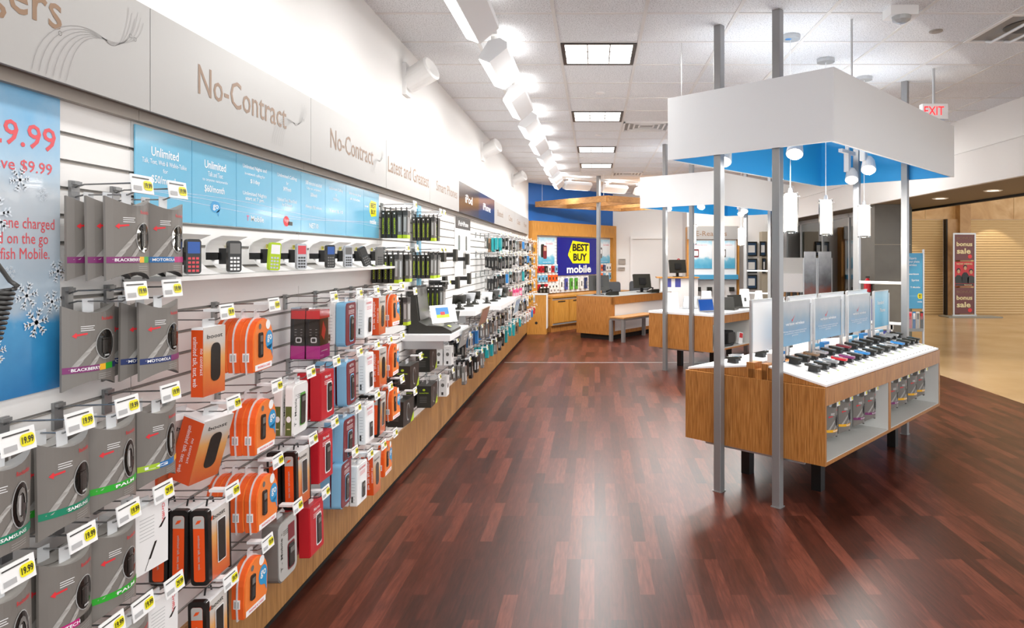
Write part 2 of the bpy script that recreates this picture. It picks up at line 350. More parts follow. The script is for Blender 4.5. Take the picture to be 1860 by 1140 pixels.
# ---------------------------------------------------------------- ceiling fittings
def troffer(x, y, label):
    r = empty('ceiling_light', (x, y, ZC)); tag(r, label, 'ceiling light', 'square ceiling lights')
    m = MB()
    for a in ((-.29, .29, -.29, -.262), (-.29, .29, .262, .29), (-.29, -.262, -.262, .262), (.262, .29, -.262, .262)): m.box(*a, -.012, -.002, 'dark_grey')
    m.build('frame', r)
    MB().box(-.262, .262, -.262, .262, -.006, -.003, 'troffer_glow').build('diffuser', r)
    m = MB()
    for k in (-.087, .087): m.box(k-.004, k+.004, -.262, .262, -.014, -.006, 'silver'); m.box(-.262, .262, k-.004, k+.004, -.014, -.006, 'silver')
    m.build('louvre', r)
    area('troffer', (0, 0, -.03), .5, 38, parent=r)
for i, (y, lb) in enumerate([(5.465, 'square ceiling light with dark frame, closest'.replace('closest', 'largest and first of the row')), (7.905, 'square ceiling light, second of the row along the ceiling'),
        (10.345, 'square ceiling light, third of the row along the ceiling'), (12.2, 'square ceiling light at the blue wall end of the row')]):
    troffer(.032, y, lb)
def vent(x, y, s, label):
    r = empty('ceiling_vent', (x, y, ZC)); tag(r, label, 'vent')
    m = MB()
    for k in range(4):
        q = s*(1-.22*k); 
        for a in ((-q, q, -q, -q+.02), (-q, q, q-.02, q), (-q, -q+.02, -q, q), (q-.02, q, -q, q)): m.box(*a, -.02+.004*k, -.004+.002*k, 'white')
    m.build('louvre', r); MB().box(-s*.9, s*.9, -s*.9, s*.9, -.003, -.001, 'line_grey').build('backing', r)
vent(.642, 8.5, .29, 'white square ceiling vent just behind the first white canopy edge'); vent(.642, 13.4, .29, 'white square ceiling vent near the wooden hanging frame')
r = empty('slot_diffuser', (3.082, 4.855, ZC)); tag(r, 'large slotted ceiling diffuser with open black duct hole', 'vent')
m = MB()
for a_ in ((-.3, .3, -.3, -.27), (-.3, .3, .27, .3), (-.3, -.27, -.27, .27), (.27, .3, -.27, .27)): m.box(*a_, -.012, -.002, 'white')
m.build('frame', r)
m = MB()
for k in (-.14, 0, .14): m.tube([(k, -.27, -.01), (k, -.2, -.035), (k, .2, -.035), (k, .27, -.01)], .011, 'white', 8)
m.build('bars', r)
MB().box(-.27, .27, -.27, .27, -.003, -.001, 'line_grey').build('backing', r)
MB().lathe([(.17, -.0035), (.16, -.006), (.001, -.005)], 'black', (-.02, -.06, 0)).build('duct_hole', r)
r = empty('smoke_detector', (2.0, 4.45, ZC)); tag(r, 'white smoke detector with clear strobe on the ceiling', 'smoke detector')
MB().box(-.09, .09, -.05, .08, -.06, 0, 'white').build('body', r); MB().lathe([(.06, -.06), (.055, -.085), (.03, -.1), (.001, -.102)], 'gleam').build('strobe', r)
for i, (px, py, lb) in enumerate([(1090, 168, 'small round ceiling sprinkler cap between the first and second lights'), (1087, 245, 'small round ceiling sprinkler cap between the second and third lights'),
        (1086, 291, 'small round ceiling sprinkler cap between the third and last lights'), (1700, 56, 'round tan sprinkler cap near the slotted diffuser'), (1432, 64, 'round sprinkler cap with blue centre behind tall grey post')]):
    D = F*1.62/(465-py); X = (px-1080)*D/F
    m = MB().lathe([(.045, 0), (.045, -.008), (.03, -.012), (.001, -.012)], 'header_strip' if i == 3 else 'white', k=16)
    if i == 4: m.lathe([(.03, -.012), (.025, -.03), (.001, -.032)], 'steel_blue', k=12)
    tag(m.build('sprinkler_cap', loc=(X, D, ZC)), lb, 'sprinkler')
# track with wall wash heads
r = empty('lighting_track', (-.71, 8.3, ZC)); tag(r, 'white ceiling lighting track running parallel to the product wall', 'lighting track')
MB().box(-.018, .018, -8.6, 5.6, -.035, -.001, 'white').build('rail', r)
MB().box(-.006, .006, -8.5, 5.5, -.037, -.034, 'dark_grey').build('slot', r)
def head(loc, rz, label, L=.8, power=4.6, first=None):
    r = empty('wall_wash_light', loc, rz)
    tag(r, label, 'track light', 'white wall wash heads on the ceiling track')
    # profile in x (toward wall = -x), z
    prof = [(.05, -.10), (.10, -.13), (.10, -.17), (-.02, -.27), (-.10, -.24), (-.03, -.12)]
    MB().extrude(prof, lambda a, b, t: (a, t, b), -L/2, L/2, 'canopy_white').build('housing', r)
    MB().extrude([(-.025, -.262), (-.097, -.236), (-.10, -.245), (-.028, -.272)], lambda a, b, t: (a, t, b), -L/2+.03, L/2-.03, 'tube_glow').build('lens', r)
    MB().lathe([(.02, -.035), (.03, -.05), (.03, -.12)], 'white', (.0, -L/2+.12, 0), 12).box(-.025, .025, -L/2+.04, -L/2+.2, -.06, -.035, 'white').build('adapter', r)
    a = area('wash', (-.08, 0, -.27), L*.9, power, (0, math.radians(38), 0), size_y=.1, parent=r)
    a.rotation_euler = (0, 0, 0) if False else (0, math.radians(15), 0); a.data.size = .1; a.data.size_y = L*.9
    area('head_spill', (.05, 0, -.10), .12, .7, (math.pi, 0, 0), size_y=L*.8, parent=r)
    return r
ys_h = [.35, 1.55, 2.75, 3.95, 5.15, 6.4, 7.6, 8.8, 10.0, 11.2, 12.4, 13.5]
for i, y in enumerate(ys_h):
    head((-.71, y, ZC), 0, 'white wall wash light, '+ORD[i]+' along the product wall track')
r = empty('lighting_track', (.3, 14.6, ZC), math.radians(30)); tag(r, 'white ceiling lighting track facing the blue wall', 'lighting track')
MB().box(-1.2, 1.9, -.018, .018, -.035, -.001, 'white').build('rail', r)
for i, (x, y) in enumerate([(-.35, 13.95), (.42, 14.6), (1.15, 15.2)]):
    head((x, y, ZC-.0), math.radians(-57), 'white wall wash light facing the blue wall, '+ORD[i]+' from the corner', L=.6, power=10)
# wall spots
for i, (y, lb) in enumerate([(5.25, 'white cylindrical wall spotlight above the second No-Contract sign'), (8.83, 'white cylindrical wall spotlight above the dark header signs'), (12.1, 'white cylindrical wall spotlight near the blue wall')]):
    r = empty('wall_spotlight', (XW, y, 3.02)); tag(r, lb, 'spotlight', 'white spotlights on the upper wall')
    MB().box(0, .03, -.07, .07, -.14, .1, 'white').build('wall_plate', r)
    T = Matrix.Translation((.13, -.02, .02)) @ Matrix.Rotation(math.radians(65), 4, 'Y') @ Matrix.Rotation(.3, 4, 'X')
    MB().lathe([(.001, -.12), (.085, -.12), (.095, .1), (.08, .11), (.001, .08)], 'white', T=T).build('housing', r, smooth=False)
    MB().box(.02, .12, -.025, .025, -.03, .03, 'white').build('arm', r)
# exit sign
r = empty('exit_sign', (2.95, 5.9, 2.96)); tag(r, 'white EXIT sign with red letters hanging above the white canopy', 'exit sign')
MB().box(-.13, .09, -.03, .03, -.13, .0, 'white').build('housing', r)
MB().text(py_face(-.03), 'EXIT', -.03, -.06, .17, .075, 'exit_glow', .01).build('lettering', r)
MB().tube([(-.02, 0, 0), (-.02, 0, .31)], .012, 'alu').build('stem', r)
for i, (px, py, pb) in enumerate([(1547, 35, 135), (1238, 78, 170)]):
    D = F*1.62/(465-py); X = (px-1080)*D/F
    o = MB().tube([(X, D, 1.65+(465-pb)*D/F-.25), (X, D, ZC)], .008 if i == 0 else .002, 'alu').build('hanging_rod')
    tag(o, ['thick grey threaded rod from ceiling behind the white canopy', 'thin wire from ceiling down to the first canopy edge'][i], 'rod')

# ---------------------------------------------------------------- product wall fixture
for i in range(12):
    y0 = .92+1.2*i; y1 = min(y0+1.2, 14.35)
    if y1 <= y0: break
    out = [(XW+.001, .36), (XW+.02, .36)]; z = .42
    tops = []
    while z < 2.05:
        out += [(XW+.02, z-.004), (XW+.010, z-.004), (XW+.010, z+.004), (XW+.02, z+.004)]; tops.append(z); z += .0745
    out += [(XW+.02, 2.07), (XW+.001, 2.07)]
    m = MB(); m.extrude(out, lambda a, b, t: (a, t, b), y0+.002, y1-.002, 'slat_white')
    for z in tops: m.box(XW+.0095, XW+.0125, y0+.003, y1-.003, z-.0038, z+.0038, 'groove')
    for z in tops: m.box(XW+.018, XW+.0215, y0+.003, y1-.003, z-.0062, z-.004, 'header_strip')
    tag(m.build('slatwall_panel'), 'white grooved slatwall panel, '+ORD[i]+' counted towards the corner', 'slatwall', 'white slatwall panels along the product wall')
    m = MB(); m.box(XW+.001, XW+.045, y0+.001, y1-.001, 2.07, 2.13, 'header_strip'); tag(m.build('header_strip'), 'beige strip beneath the header signs, '+ORD[i]+' towards the corner', 'trim strip', 'beige strips under the header signs')
o = MB().box(XW+.001, -1.425, .2, 14.38, .05, .36, 'oak_plinth').build('wooden_plinth'); tag(o, 'long oak plinth along the foot of the product wall', 'plinth')
struct(MB().box(XW, -1.45, .2, 14.38, 0, .05, 'toe').build('baseboard_left'))
# header signs
HT = ['gers', 'No-Contract', 'No-Contract', 'Latest and Greatest', 'Smart Phones', 'iPod', 'iPhone', 'Bluetooth', 'Cases', 'Cases', 'Power', 'Memory']
HY = [(.92, 2.12), (2.12, 3.32), (3.32, 4.52), (4.52, 5.72), (5.72, 6.95), (6.95, 8.15), (8.15, 9.4), (9.4, 10.6), (10.6, 11.8), (11.8, 13.0), (13.0, 14.3)]
XF = -1.38
WD = {0: (1.385, .46), 1: (2.716, .68), 2: (3.91, .69), 3: (5.12, 1.12), 4: (6.4, .9), 5: (7.5, .42), 6: (8.75, .6), 7: (10.0, .6), 8: (11.2, .5), 9: (12.4, .5), 10: (13.6, .5)}
HL = ['glossy grey header sign ending in gers above the snowflake poster', 'glossy grey header sign reading No-Contract, first and largest', 'glossy grey header sign reading No-Contract, second and smaller',
      'glossy grey header sign with lettering Latest and Greatest', 'glossy grey header sign with lettering for smart phones', 'dark glossy header sign with brown and blue panel, first of two',
      'dark glossy header sign with blue panel, second of two', 'pale header sign just past the dark header signs', 'pale header sign, second past the dark header signs', 'pale header sign, third past the dark header signs', 'pale header sign ending at the blue wall corner']
for i, (y0, y1) in enumerate(HY):
    mt = 'dark_ipod' if i == 5 else 'deep_navy' if i == 6 else 'fascia_grey'
    o = MB().box(XF-.012, XF, y0+.002, y1-.002, 2.10, 2.42, mt).build('header_sign')
    tag(o, HL[i], 'header sign', 'header signs above the product wall')
    MB().box(XW+.001, XF-.013, y0+.002, y1-.002, 2.13, 2.40, 'header_brown').build('backing', o)
    f = px_face(XF)
    yc, wd = WD[i]; hh = .105 if i < 4 else .09
    m = MB()
    desc = any(ch in HT[i] for ch in 'gpy')
    if i == 0: m.text(f, HT[i], 1.655, 2.248, .225, .096, 'taupe', .006)
    else: m.text(f, HT[i], yc, 2.268-(.012 if desc else 0), wd, hh*(1.22 if desc else 1), 'print_white' if i in (5, 6) else 'taupe', .004)
    m.build('lettering', o)
    if i in (0, 1, 2):
        m = MB(); f2 = px_face(XF, .0012)
        ox, sc_ = (1.922, 1.0) if i == 0 else (3.13, .85) if i == 1 else (4.36, .6)
        def bez(P, t): return tuple(sum(c*p[q] for c, p in zip(((1-t)**3, 3*t*(1-t)**2, 3*t*t*(1-t), t**3), P)) for q in (0, 1))
        for k in range(6):
            x0 = -.249+.022*k; x1 = .10+.013*k; z1 = .125-.012*(k % 3)
            L_ = [(x0, -.152), (x0+.02, -.02-.01*k), (-.09, .03-.008*k), (0, 0)]; R_ = [(0, 0), (.05, -.012+.006*(k-3)), (x1-.015, .02), (x1, z1)]
            pts = [bez(L_, j/12) for j in range(13)]+[bez(R_, j/12) for j in range(1, 13)]
            pts = [(ox+sc_*p, 2.261+sc_*q_) for p, q_ in pts]
            for j in range(24):
                (a, b_), (c_, d_) = pts[j], pts[j+1]; n = math.hypot(c_-a, d_-b_) or 1; u, v = -(d_-b_)/n*.0007, (c_-a)/n*.0007
                m.face([f2(a-u, b_-v), f2(c_-u, d_-v), f2(c_+u, d_+v), f2(a+u, b_+v)], 'line_grey')
            if k % 2:
                e = pts[5 if k < 3 else 20]; rr = .005*sc_
                for q_ in range(12):
                    t0, t1 = q_*math.pi/6, (q_+1)*math.pi/6
                    m.face([f2(e[0]+rr*math.cos(t0), e[1]+rr*math.sin(t0)), f2(e[0]+rr*1.25*math.cos(t0), e[1]+rr*1.25*math.sin(t0)), f2(e[0]+rr*1.25*math.cos(t1), e[1]+rr*1.25*math.sin(t1)), f2(e[0]+rr*math.cos(t1), e[1]+rr*math.sin(t1))], 'smoke')
        m.build('curved_line_artwork', o)
# big snowflake poster
r = MB().box(0, .004, 0, .50, -.78, 0, 'snow_poster').build('snowflake_poster', loc=(-1.437, 1.33, 2.08)); tag(r, 'blue and silver snowflake poster with red sale price lettering', 'poster')
f = px_face(.004)
m = MB(); m.text(f, '$29.99', .355, -.13, .26, .072, 'soft_red', .01); m.text(f, 'Save $9.99', .375, -.205, .195, .034, 'soft_red', .004)
m.text(f, 'Keep your phone charged\nat home and on the go\nwith Rocketfish Mobile.', .31, -.385, .34, .105, 'soft_red', 0)
m.build('lettering', r)
def flake(m, f, a, b, s, mt, wdt=.07):
    for k in range(6):
        t = math.pi*k/3+.2; c_, s_ = math.cos(t), math.sin(t); q = lambda u, v: (a+s*(u*c_-v*s_), b+s*(u*s_+v*c_))
        m.poly(f, [q(0, -wdt), q(1, -wdt*.6), q(1, wdt*.6), q(0, wdt)], mt)
        for e in (.45, .72):
            for sg in (1, -1): m.poly(f, [q(e, 0), q(e+.12, 0), q(e+.32, sg*.25), q(e+.22, sg*.27)], mt)
m = MB()
for a, b, s, wd in [(.39, -.53, .035, .09), (.47, -.55, .03, .1), (.42, -.60, .038, .12), (.34, -.47, .016, .05), (.30, -.33, .045, .1), (.44, -.27, .018, .05), (.25, -.5, .04, .1), (.49, -.47, .03, .1), (.30, -.66, .03, .08), (.37, -.24, .03, .1)]:
    flake(m, px_face(.004, .0024), a, b, s, 'snow_white', wd)
m.build('snowflake_artwork', r)
# coiled cable hanging in front of it
m = MB(); pts = []
cx, cz0, cyy = -.97, 1.74, 1.075
cx2 = -1.15
for k in range(97):
    t = k/96; a = t*11*2*math.pi; pts.append((-1.18+.012*math.cos(a)-.0*t, 1.372+.02*t*-1.8+.012*math.sin(a), 1.585-.105*t))
m.tube([(-1.2, 1.30, 1.70), (-1.19, 1.34, 1.66), (-1.18, 1.378, 1.60), (-1.168, 1.384, 1.588)], .0045, 'dark_grey', 8)
m.tube(pts, .0042, 'dark_grey', 6); m.tube([(-1.172, 1.334, 1.48), (-1.18, 1.315, 1.44), (-1.2, 1.29, 1.36)], .0045, 'dark_grey', 8)
tag(m.build('coiled_cable', smooth=True), 'dark grey coiled security cable hanging before the snowflake poster', 'cable')
# blue plan panels
PT = [['Unlimited', 'Talk, Text, Web & Walkie-Talkie', 'for', '$50/month'], ['Unlimited', 'Talk and Text', 'to anyone nationwide', '$60/month'], ['Unlimited Nights and', 'in-network calling for', '$1/day', 'Unlimited Nights\nstart at 7 pm.'],
      ['Unlimited Calling', 'for', '$49.99/month', 'Unlimited Text, IM and Email\nfor $10/month'], ['300 minutes included', 'Up to anyone', '$30/month', 'Always 10¢ minute'], ['Unlimited Calling', 'for', '$1.99/day', 'Text $.10'], ['Better than ever phones', 'at minutes.', '', ''], ['', '', '', '']]
PL = ['blue plan panel advertising 50 dollars a month', 'blue plan panel advertising 60 dollars with round go logo', 'blue plan panel with pink T logo at its foot', 'blue plan panel with round red logo at its foot',
      'blue plan panel with white NET10 lettering at its foot', 'pale blue plan panel, sixth along the row', 'blue plan panel with short lettering, seventh along the row', 'blue plan panel with yellow tag logo at the row end']
for i in range(8):
    y0 = 2.127+.301*i
    o = MB().box(0, .004, .0015, .2985, -.294, 0, 'glass_blue' if i != 5 else 'glass_blue').build('plan_panel', loc=(-1.436, y0, 2.062)); tag(o, PL[i], 'sign panel', 'blue plan panels above the demo phones')
    f = px_face(.004); m = MB(); t = PT[i]; c = .15
    if i in (0, 1):
        m.text(f, t[0], c, -.072, .145, .030, 'print_white', .012); m.text(f, t[1], c, -.106, .235 if i == 0 else .10, .018, 'print_white'); m.text(f, t[2], c, -.13, .025 if i == 0 else .17, .014, 'print_white'); m.text(f, t[3], c-.005, -.163, .135, .030, 'print_white', .008)
        if i == 1:
            m.ell(f, c, -.226, .034, .022, 'go_blue'); m.poly(f, [(c+.006, -.245), (c+.03, -.232), (c+.022, -.262)], 'go_blue'); m.text(px_face(.004, .0015), 'go', c, -.229, .038, .022, 'print_white', .01)
    elif t[0]:
        m.text(f, t[0], c, -.045, .2, .02, 'print_white', .006); m.text(f, t[1], c, -.073, .17 if len(t[1]) > 5 else .02, .016, 'print_white', .004)
        if t[2]: m.text(f, t[2], c, -.102, .08, .022, 'print_white', .01); m.text(f, t[3], c, -.165, .2, .040 if '\n' in t[3] else .02, 'print_white', .005)
    if i == 2: m.text(f, 'T', c-.06, -.255, .02, .022, 'hot_pink', .012); m.text(f, 'Mobile', c+.02, -.255, .11, .024, 'print_white', .01)
    if i == 3: m.ell(f, c-.01, -.25, .03, .024, 'lit_red'); m.rect(f, c+.01, -.268, c+.055, -.250, 'near_black'); m.text(px_face(.004, .0015), 'Virgin', c-.01, -.248, .045, .02, 'print_white', .004, 0)
    if i == 4: m.text(f, 'NET10', c, -.258, .11, .026, 'print_white', .008)
    if i == 7:
        q = px_face(.004, .001); m.poly(q, [(.11, -.08), (.14, -.055), (.24, -.06), (.24, -.15), (.14, -.16), (.11, -.13)], 'tag_sign'); m.text(px_face(.004, .0018), 'BEST\nBUY', .18, -.107, .10, .072, 'black', .02); m.text(q, 'mobile', .175, -.19, .12, .032, 'print_white', .02)
        m.text(q, '...', .05, -.1, .06, .01, 'print_white')
    for k in range(3):
        for j in range(8):
            a0 = .002+.0371*j; h = lambda a: -.2-.012*k+.012*math.sin((a+i*.3)*3.1+k*.9)
            m.poly(px_face(.004, .0005), [(a0, h(a0)), (a0+.0371, h(a0+.0371)), (a0+.0371, h(a0+.0371)-.0015), (a0, h(a0)-.0015)], 'go_outline')
    m.build('lettering', o)
m = MB().box(XW+.021, -1.275, 2.08, 4.50, 1.573, 1.587, 'slat_white').box(XW+.021, XW+.026, 2.08, 4.50, 1.505, 1.578, 'slat_white'); tag(m.build('demo_shelf'), 'thin white ledge under the row of demo phones', 'shelf')

# ---------------------------------------------------------------- packaged goods: every builder hangs from (0,0,0); the front looks to +X
PRO = {}
def proto(k, maker):
    if k not in PRO: PRO[k] = [maker(), False]
    p = PRO[k]
    if not p[1]: p[1] = True; return p[0]
    return dup(p[0])
def grey_pack(band, btxt, kind):
    W, H, DD = .068, .205, .024; N = 10
    d = lambda u: .004+DD*(1-(u/W)**2); arc = lambda u: .020*(1-(u/W)**2)
    zt = lambda u: -.006-arc(u); zb = lambda u: -.006-H+arc(u)
    m = MB()
    us = [-W+2*W*i/N for i in range(N+1)]
    for i in range(N):
        a, b = us[i], us[i+1]
        m.face([(d(a), a, zb(a)), (d(b), b, zb(b)), (d(b), b, zt(b)), (d(a), a, zt(a))], 'pack_grey')
        m.face([(-d(a)*.5, a, zt(a)), (-d(b)*.5, b, zt(b)), (-d(b)*.5, b, zb(b)), (-d(a)*.5, a, zb(a))], 'pack_grey')
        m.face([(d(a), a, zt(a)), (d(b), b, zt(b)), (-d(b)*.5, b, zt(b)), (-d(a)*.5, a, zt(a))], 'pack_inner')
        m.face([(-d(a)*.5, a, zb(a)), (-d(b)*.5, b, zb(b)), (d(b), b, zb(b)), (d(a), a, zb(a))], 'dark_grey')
    m.face([(.004, -W, zb(-W)), (.004, -W, zt(-W)), (-.002, -W, zt(-W)), (-.002, -W, zb(-W))], 'pack_grey')
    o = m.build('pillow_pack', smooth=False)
    f = lambda a, b: (d(a)+.0012, a, b); f2 = lambda a, b: (d(a)+.002, a, b)
    m = MB()
    for w0, w1, e in ((-.058, -.046, 0), (-.022, -.012, .0)):
        P = [(-.16, 0), (-.14, .014), (-.12, .030), (-.10, .048), (-.085, .07)]
        for j in range(4):
            (z0, s0), (z1, s1) = P[j], P[j+1]
            a, b, c_, e_ = w0+s0, w1+s0, w1+s1+.002, w0+s1
            if max(a, b, c_, e_) < W: m.face([f(a, z0), f(b, z0), f(c_, z1), f(e_, z1)], 'pack_stripe')
    m.poly(f, [(-.052, -.079), (-.044, -.071), (-.043, -.075), (-.022, -.073), (-.022, -.077), (-.043, -.080), (-.044, -.085)], 'red')
    for k in range(3): m.rect(f, -.036, -.058-.005*k, -.036+.030-.003*(k % 2), -.0565-.005*k, 'print_white')
    m.text(f, 'Rocketfish', .034, -.041, .042, .009, 'red', .01)
    for k in range(3): m.rect(f, .004, -.178-.005*k, .045, -.1768-.005*k, 'pack_stripe', 2)
    m.build('printed_artwork', o)
    m = MB()
    segs = band; a = -W
    for col, wd in segs:
        a2 = min(W, a+wd); n = max(1, int((a2-a)/.014)); m.rect(f, a, -.168, a2, -.153, col, n); a = a2
    m.text(f2, btxt, -W+.045 if len(segs) > 1 else .012, -.1605, .062, .0075, 'print_white', .02)
    m.build('colour_band', o)
    m = MB(); wz, wa = (-.105, .026)
    ra, rb = (.028, .036) if kind == 'case' else (.022, .045)
    m.ell(lambda a, b: (d(a)+.0016, a, b), wa, wz, ra+.002, rb+.002, 'gleam', 20, 3)
    m.ell(f2, wa, wz, ra, rb, 'window_dark', 20, 3); wo = m.build('window', o)
    m = MB(); f3 = lambda a, b: (d(a)+.003, a, b)
    if kind == 'case': m.rect(f3, wa-.013, wz-.022, wa+.012, wz+.016, 'gadget', 3); m.rect(f3, wa-.013, wz+.010, wa+.012, wz+.012, 'smoke', 3); m.rect(f3, wa-.006, wz-.03, wa+.01, wz-.026, 'gleam', 2)
    else:
        for k in range(10):
            t0, t1 = k/10*math.pi*1.6, (k+1)/10*math.pi*1.6
            p = lambda t, r: (wa+r*.014*math.cos(t), wz+r*.035*math.sin(t))
            m.poly(f3, [p(t0, .7), p(t0, 1), p(t1, 1), p(t1, .7)], 'smoke')
        m.rect(f3, wa-.009, wz-.02, wa-.002, wz+.02, 'gleam', 1)
    m.build('gadget', wo)
    m = MB().box(-.001, .001, -.014, .014, -.032, .008, 'clear_plastic'); m.build('hang_tab', o)
    return o
def d_outline(w, h, k=14):
    pts = [(-w*.93, -h), (w*.8, -h)]
    pts += [(w*1.0, -h*.82)]
    for i in range(k+1):
        t = -math.radians(8)+math.radians(196)*i/k
        pts.append((w*math.cos(t), -h*.44+h*.43*max(-1, math.sin(t)) if t < math.pi/2 else -h*.44+h*.43*math.sin(t)))
    pts += [(-w*1.0, -h*.75)]
    return pts
def orange_d(phone='gadget'):
    w_, h = .074, .185; o_ = [(a, b-.018) for a, b in d_outline(w_, h)]
    m = MB(); m.extrude(o_, lambda a, b, t: (t, a, b), -.042, -.002, 'orange', 'orange')
    o = m.build('rounded_blister_pack')
    big = [(a*1.07, (b+.11)*1.06-.11) for a, b in o_]
    MB().extrude(big, lambda a, b, t: (t, a, b), -.024, -.020, 'clear_plastic').extrude([(a*.96, (b+.11)*.96-.11) for a, b in o_], lambda a, b, t: (t, a, b), -.002, .004, 'orange_lite').build('clear_rim', o)
    f = px_face(.004); m = MB()
    m.rect(f, -.066, -.198, .060, -.178, 'print_white'); m.text(px_face(.004, .0016), 'PHONE & CARD', 0, -.188, .095, .008, 'soft_red', .01)
    m.ell(f, .040, -.100, .028, .034, 'go_blue'); m.poly(f, [(.02, -.125), (.066, -.115), (.066, -.165), (.055, -.14)], 'go_blue'); m.text(px_face(.004, .0016), 'go', .040, -.096, .036, .028, 'print_white', .02)
    m.ell(f, .030, -.045, .017, .017, 'print_white'); m.ell(f, -.030, -.047, .009, .010, 'smoke')
    m.build('printed_artwork', o)
    MB().rbox(.003, .009, -.042, -.014, -.155, -.068, 'gadget', .008).rect(px_face(.009), -.038, -.1, -.018, -.078, 'smoke').rect(px_face(.009), -.038, -.145, -.018, -.108, 'dark_grey').build('phone', o)
    f = py_face(-w_*.995, .001)
    MB().box(-.034, -.012, -w_*1.01-.001, -w_*.99, -.165, -.135, 'print_white').box(-.031, -.015, -w_*1.01-.002, -w_*1.0, -.162, -.140, 'barcode').build('barcode_sticker', o)
    MB().extrude(rrect(-.018, -.035, .018, .012, .014), lambda a, b, t: (t, a, b), -.023, -.021, 'clear_plastic').build('hang_tab', o)
    return o
def boost_box():
    T, W2, z0, z1 = .054, .062, -.235, -.012
    m = MB(); m.box(-T+.004, -.001, -W2, W2, z0+.006, z1-.008, 'boost_front'); m.box(-T+.004, -.002, -W2, W2, z1-.008, z1, 'print_white')
    o = m.build('phone_box')
    m = MB(); m.rbox(-T, 0, -W2-.006, -W2+.014, z0, z1+.004, 'boost_black', .012, 'y'); m.box(-T, 0, W2-.006, W2+.002, z0, z1, 'boost_black'); m.build('black_case', o)
    m = MB(); f = py_face(-W2-.006, .001)
    m.poly(f, rrect(-T+.010, z0+.012, -.010, z1-.012, .008), 'boost_orange'); f = py_face(-W2-.006, .0018)
    m.poly(f, [(-T+.010, z1-.05)]+[(-.010, z1-.05)]+[p for p in rrect(-T+.010, z1-.06, -.010, z1-.012, .008)[:10]], 'boost_grey')
    f = py_face(-W2-.006, .0026); m.poly(f, [(-.037, z1-.038), (-.024, z1-.034), (-.018, z1-.024), (-.030, z1-.026)], 'boost_orange')
    m.text(f, 'unlimited talk, text, web.', -.027, z0+.10, .105, .008, 'boost_grey', .01, 3); m.build('spine_label', o)
    m = MB(); f = px_face(0); m.text(f, 'boost', -.005, z1-.028, .07, .014, 'near_black', .01); m.poly(f, [(-.052, z1-.034), (-.044, z1-.032), (-.04, z1-.02), (-.048, z1-.022)], 'boost_orange'); m.build('lettering', o)
    MB().poly(px_face(0), rrect(-.017, z0+.045, .032, z1-.045, .005), 'print_white').poly(px_face(0, .0016), rrect(-.014, z0+.048, .029, z1-.048, .004), 'gadget').build('window', o)
    MB().tube([(-.03, -.02, z1), (-.03, -.014, z1+.018), (-.03, .014, z1+.018), (-.03, .02, z1)], .003, 'black').build('handle', o)
    return o
def orange_box(T=.075, W2=.062):
    z0, z1 = -.225, -.018
    m = MB(); m.box(-T, 0, -W2, W2, z0, z1-.006, 'orange_deep'); m.box(-T, 0, -W2, W2, z1-.006, z1, 'print_white'); o = m.build('orange_phone_box')
    MB().box(0, .002, -W2, W2, z0, z1, 'boost_front').poly(px_face(.002), rrect(-.02, z0+.04, .03, z1-.05, .02), 'gadget').text(px_face(.002), 'boost', .0, z1-.028, .08, .013, 'dark_grey', .01).build('front_panel', o)
    f = py_face(-W2, .001); MB().text(f, 'unlimited talk, text, web', -T/2-.006, -.12, .15, .016, 'print_white', 0, 3).text(f, 'no contract', -T/2+.014, -.12, .08, .008, 'print_white', 0, 3).build('lettering', o)
    MB().box(-T/2-.001, -T/2+.001, -.03, .03, z1, .006, 'clear_plastic').build('hang_tab', o)
    return o
def clear_box():
    o = orange_box(); o.name = 'clear_sided_box'
    return o
def simple_front(name, body, front, T, W2, H, r=.012, text=None, tcol='print_white', side=None, win=None, frame=None, wcol='gadget', title_w=.07, vert=False, extra=None):
    z1 = -.016; z0 = z1-H
    m = MB(); m.rbox(-T, -.002, -W2, W2, z0, z1, body, r); o = m.build(name)
    m = MB(); m.extrude(rrect(-W2*.94, z0+.004, W2*.94, z1-.004, r), lambda a, b, t: (t, a, b), -.003, .001, front); m.build('front_panel', o)
    f = px_face(.001); m = MB()
    if win:
        a0, b0, a1, b1 = win
        if frame: m.poly(f, rrect(a0-.006, z0+b0-.006, a1+.006, z0+b1+.006, .012), frame)
        m2 = MB(); m2.poly(px_face(.001, .0018), rrect(a0, z0+b0, a1, z0+b1, .008), wcol); m2.rbox(.002, .006, a0+.004, a1-.004, z0+b0+.006, z0+b1-.008, 'gadget', .006); m2.rect(px_face(.006), a0+.008, z0+b1-.035, a1-.008, z0+b1-.015, 'smoke'); m2.build('window', o)
    if text:
        if vert: m.text(f, text, -W2*.68, (z0+z1)/2, H*.62, .016, tcol, .01, 1)
        else: m.text(f, text, 0, z1-.022, title_w, .013, tcol, .01)
        for k in range(3): m.rect(f, -W2*.5, z1-.042-.007*k, W2*.55, z1-.040-.007*k, tcol)
    if extra: extra(m, z0, z1)
    m.build('lettering', o) if m.v else None
    MB().box(-T/2-.001, -T/2+.001, -.022, .022, z1, .008, 'clear_plastic').build('hang_tab', o)
    if side: 
        m = MB(); side(m, z0, z1, T, W2); m.build('spine_label', o)
    return o
def s_green(m, z0, z1, T, W2):
    f = py_face(-W2, .001); m.rect(f, -T+.002, z0+.006, -.004, z0+.12, 'olive'); m.ell(py_face(-W2, .002), -T/2, z0+.07, T*.3, .012, 'print_white'); m.rect(py_face(-W2, .002), -T*.7, z0+.03, -T*.3, z0+.034, 'cream')
def s_lines(col):
    def g(m, z0, z1, T, W2):
        f = py_face(-W2, .001)
        for k in range(9): m.rect(f, -T*.8, z0+.02+.015*k, -T*.3, z0+.022+.015*k, col)
        m.rect(f, -T*.8, z0+.02, -T*.55, z0+.05, 'dark_grey')
    return g
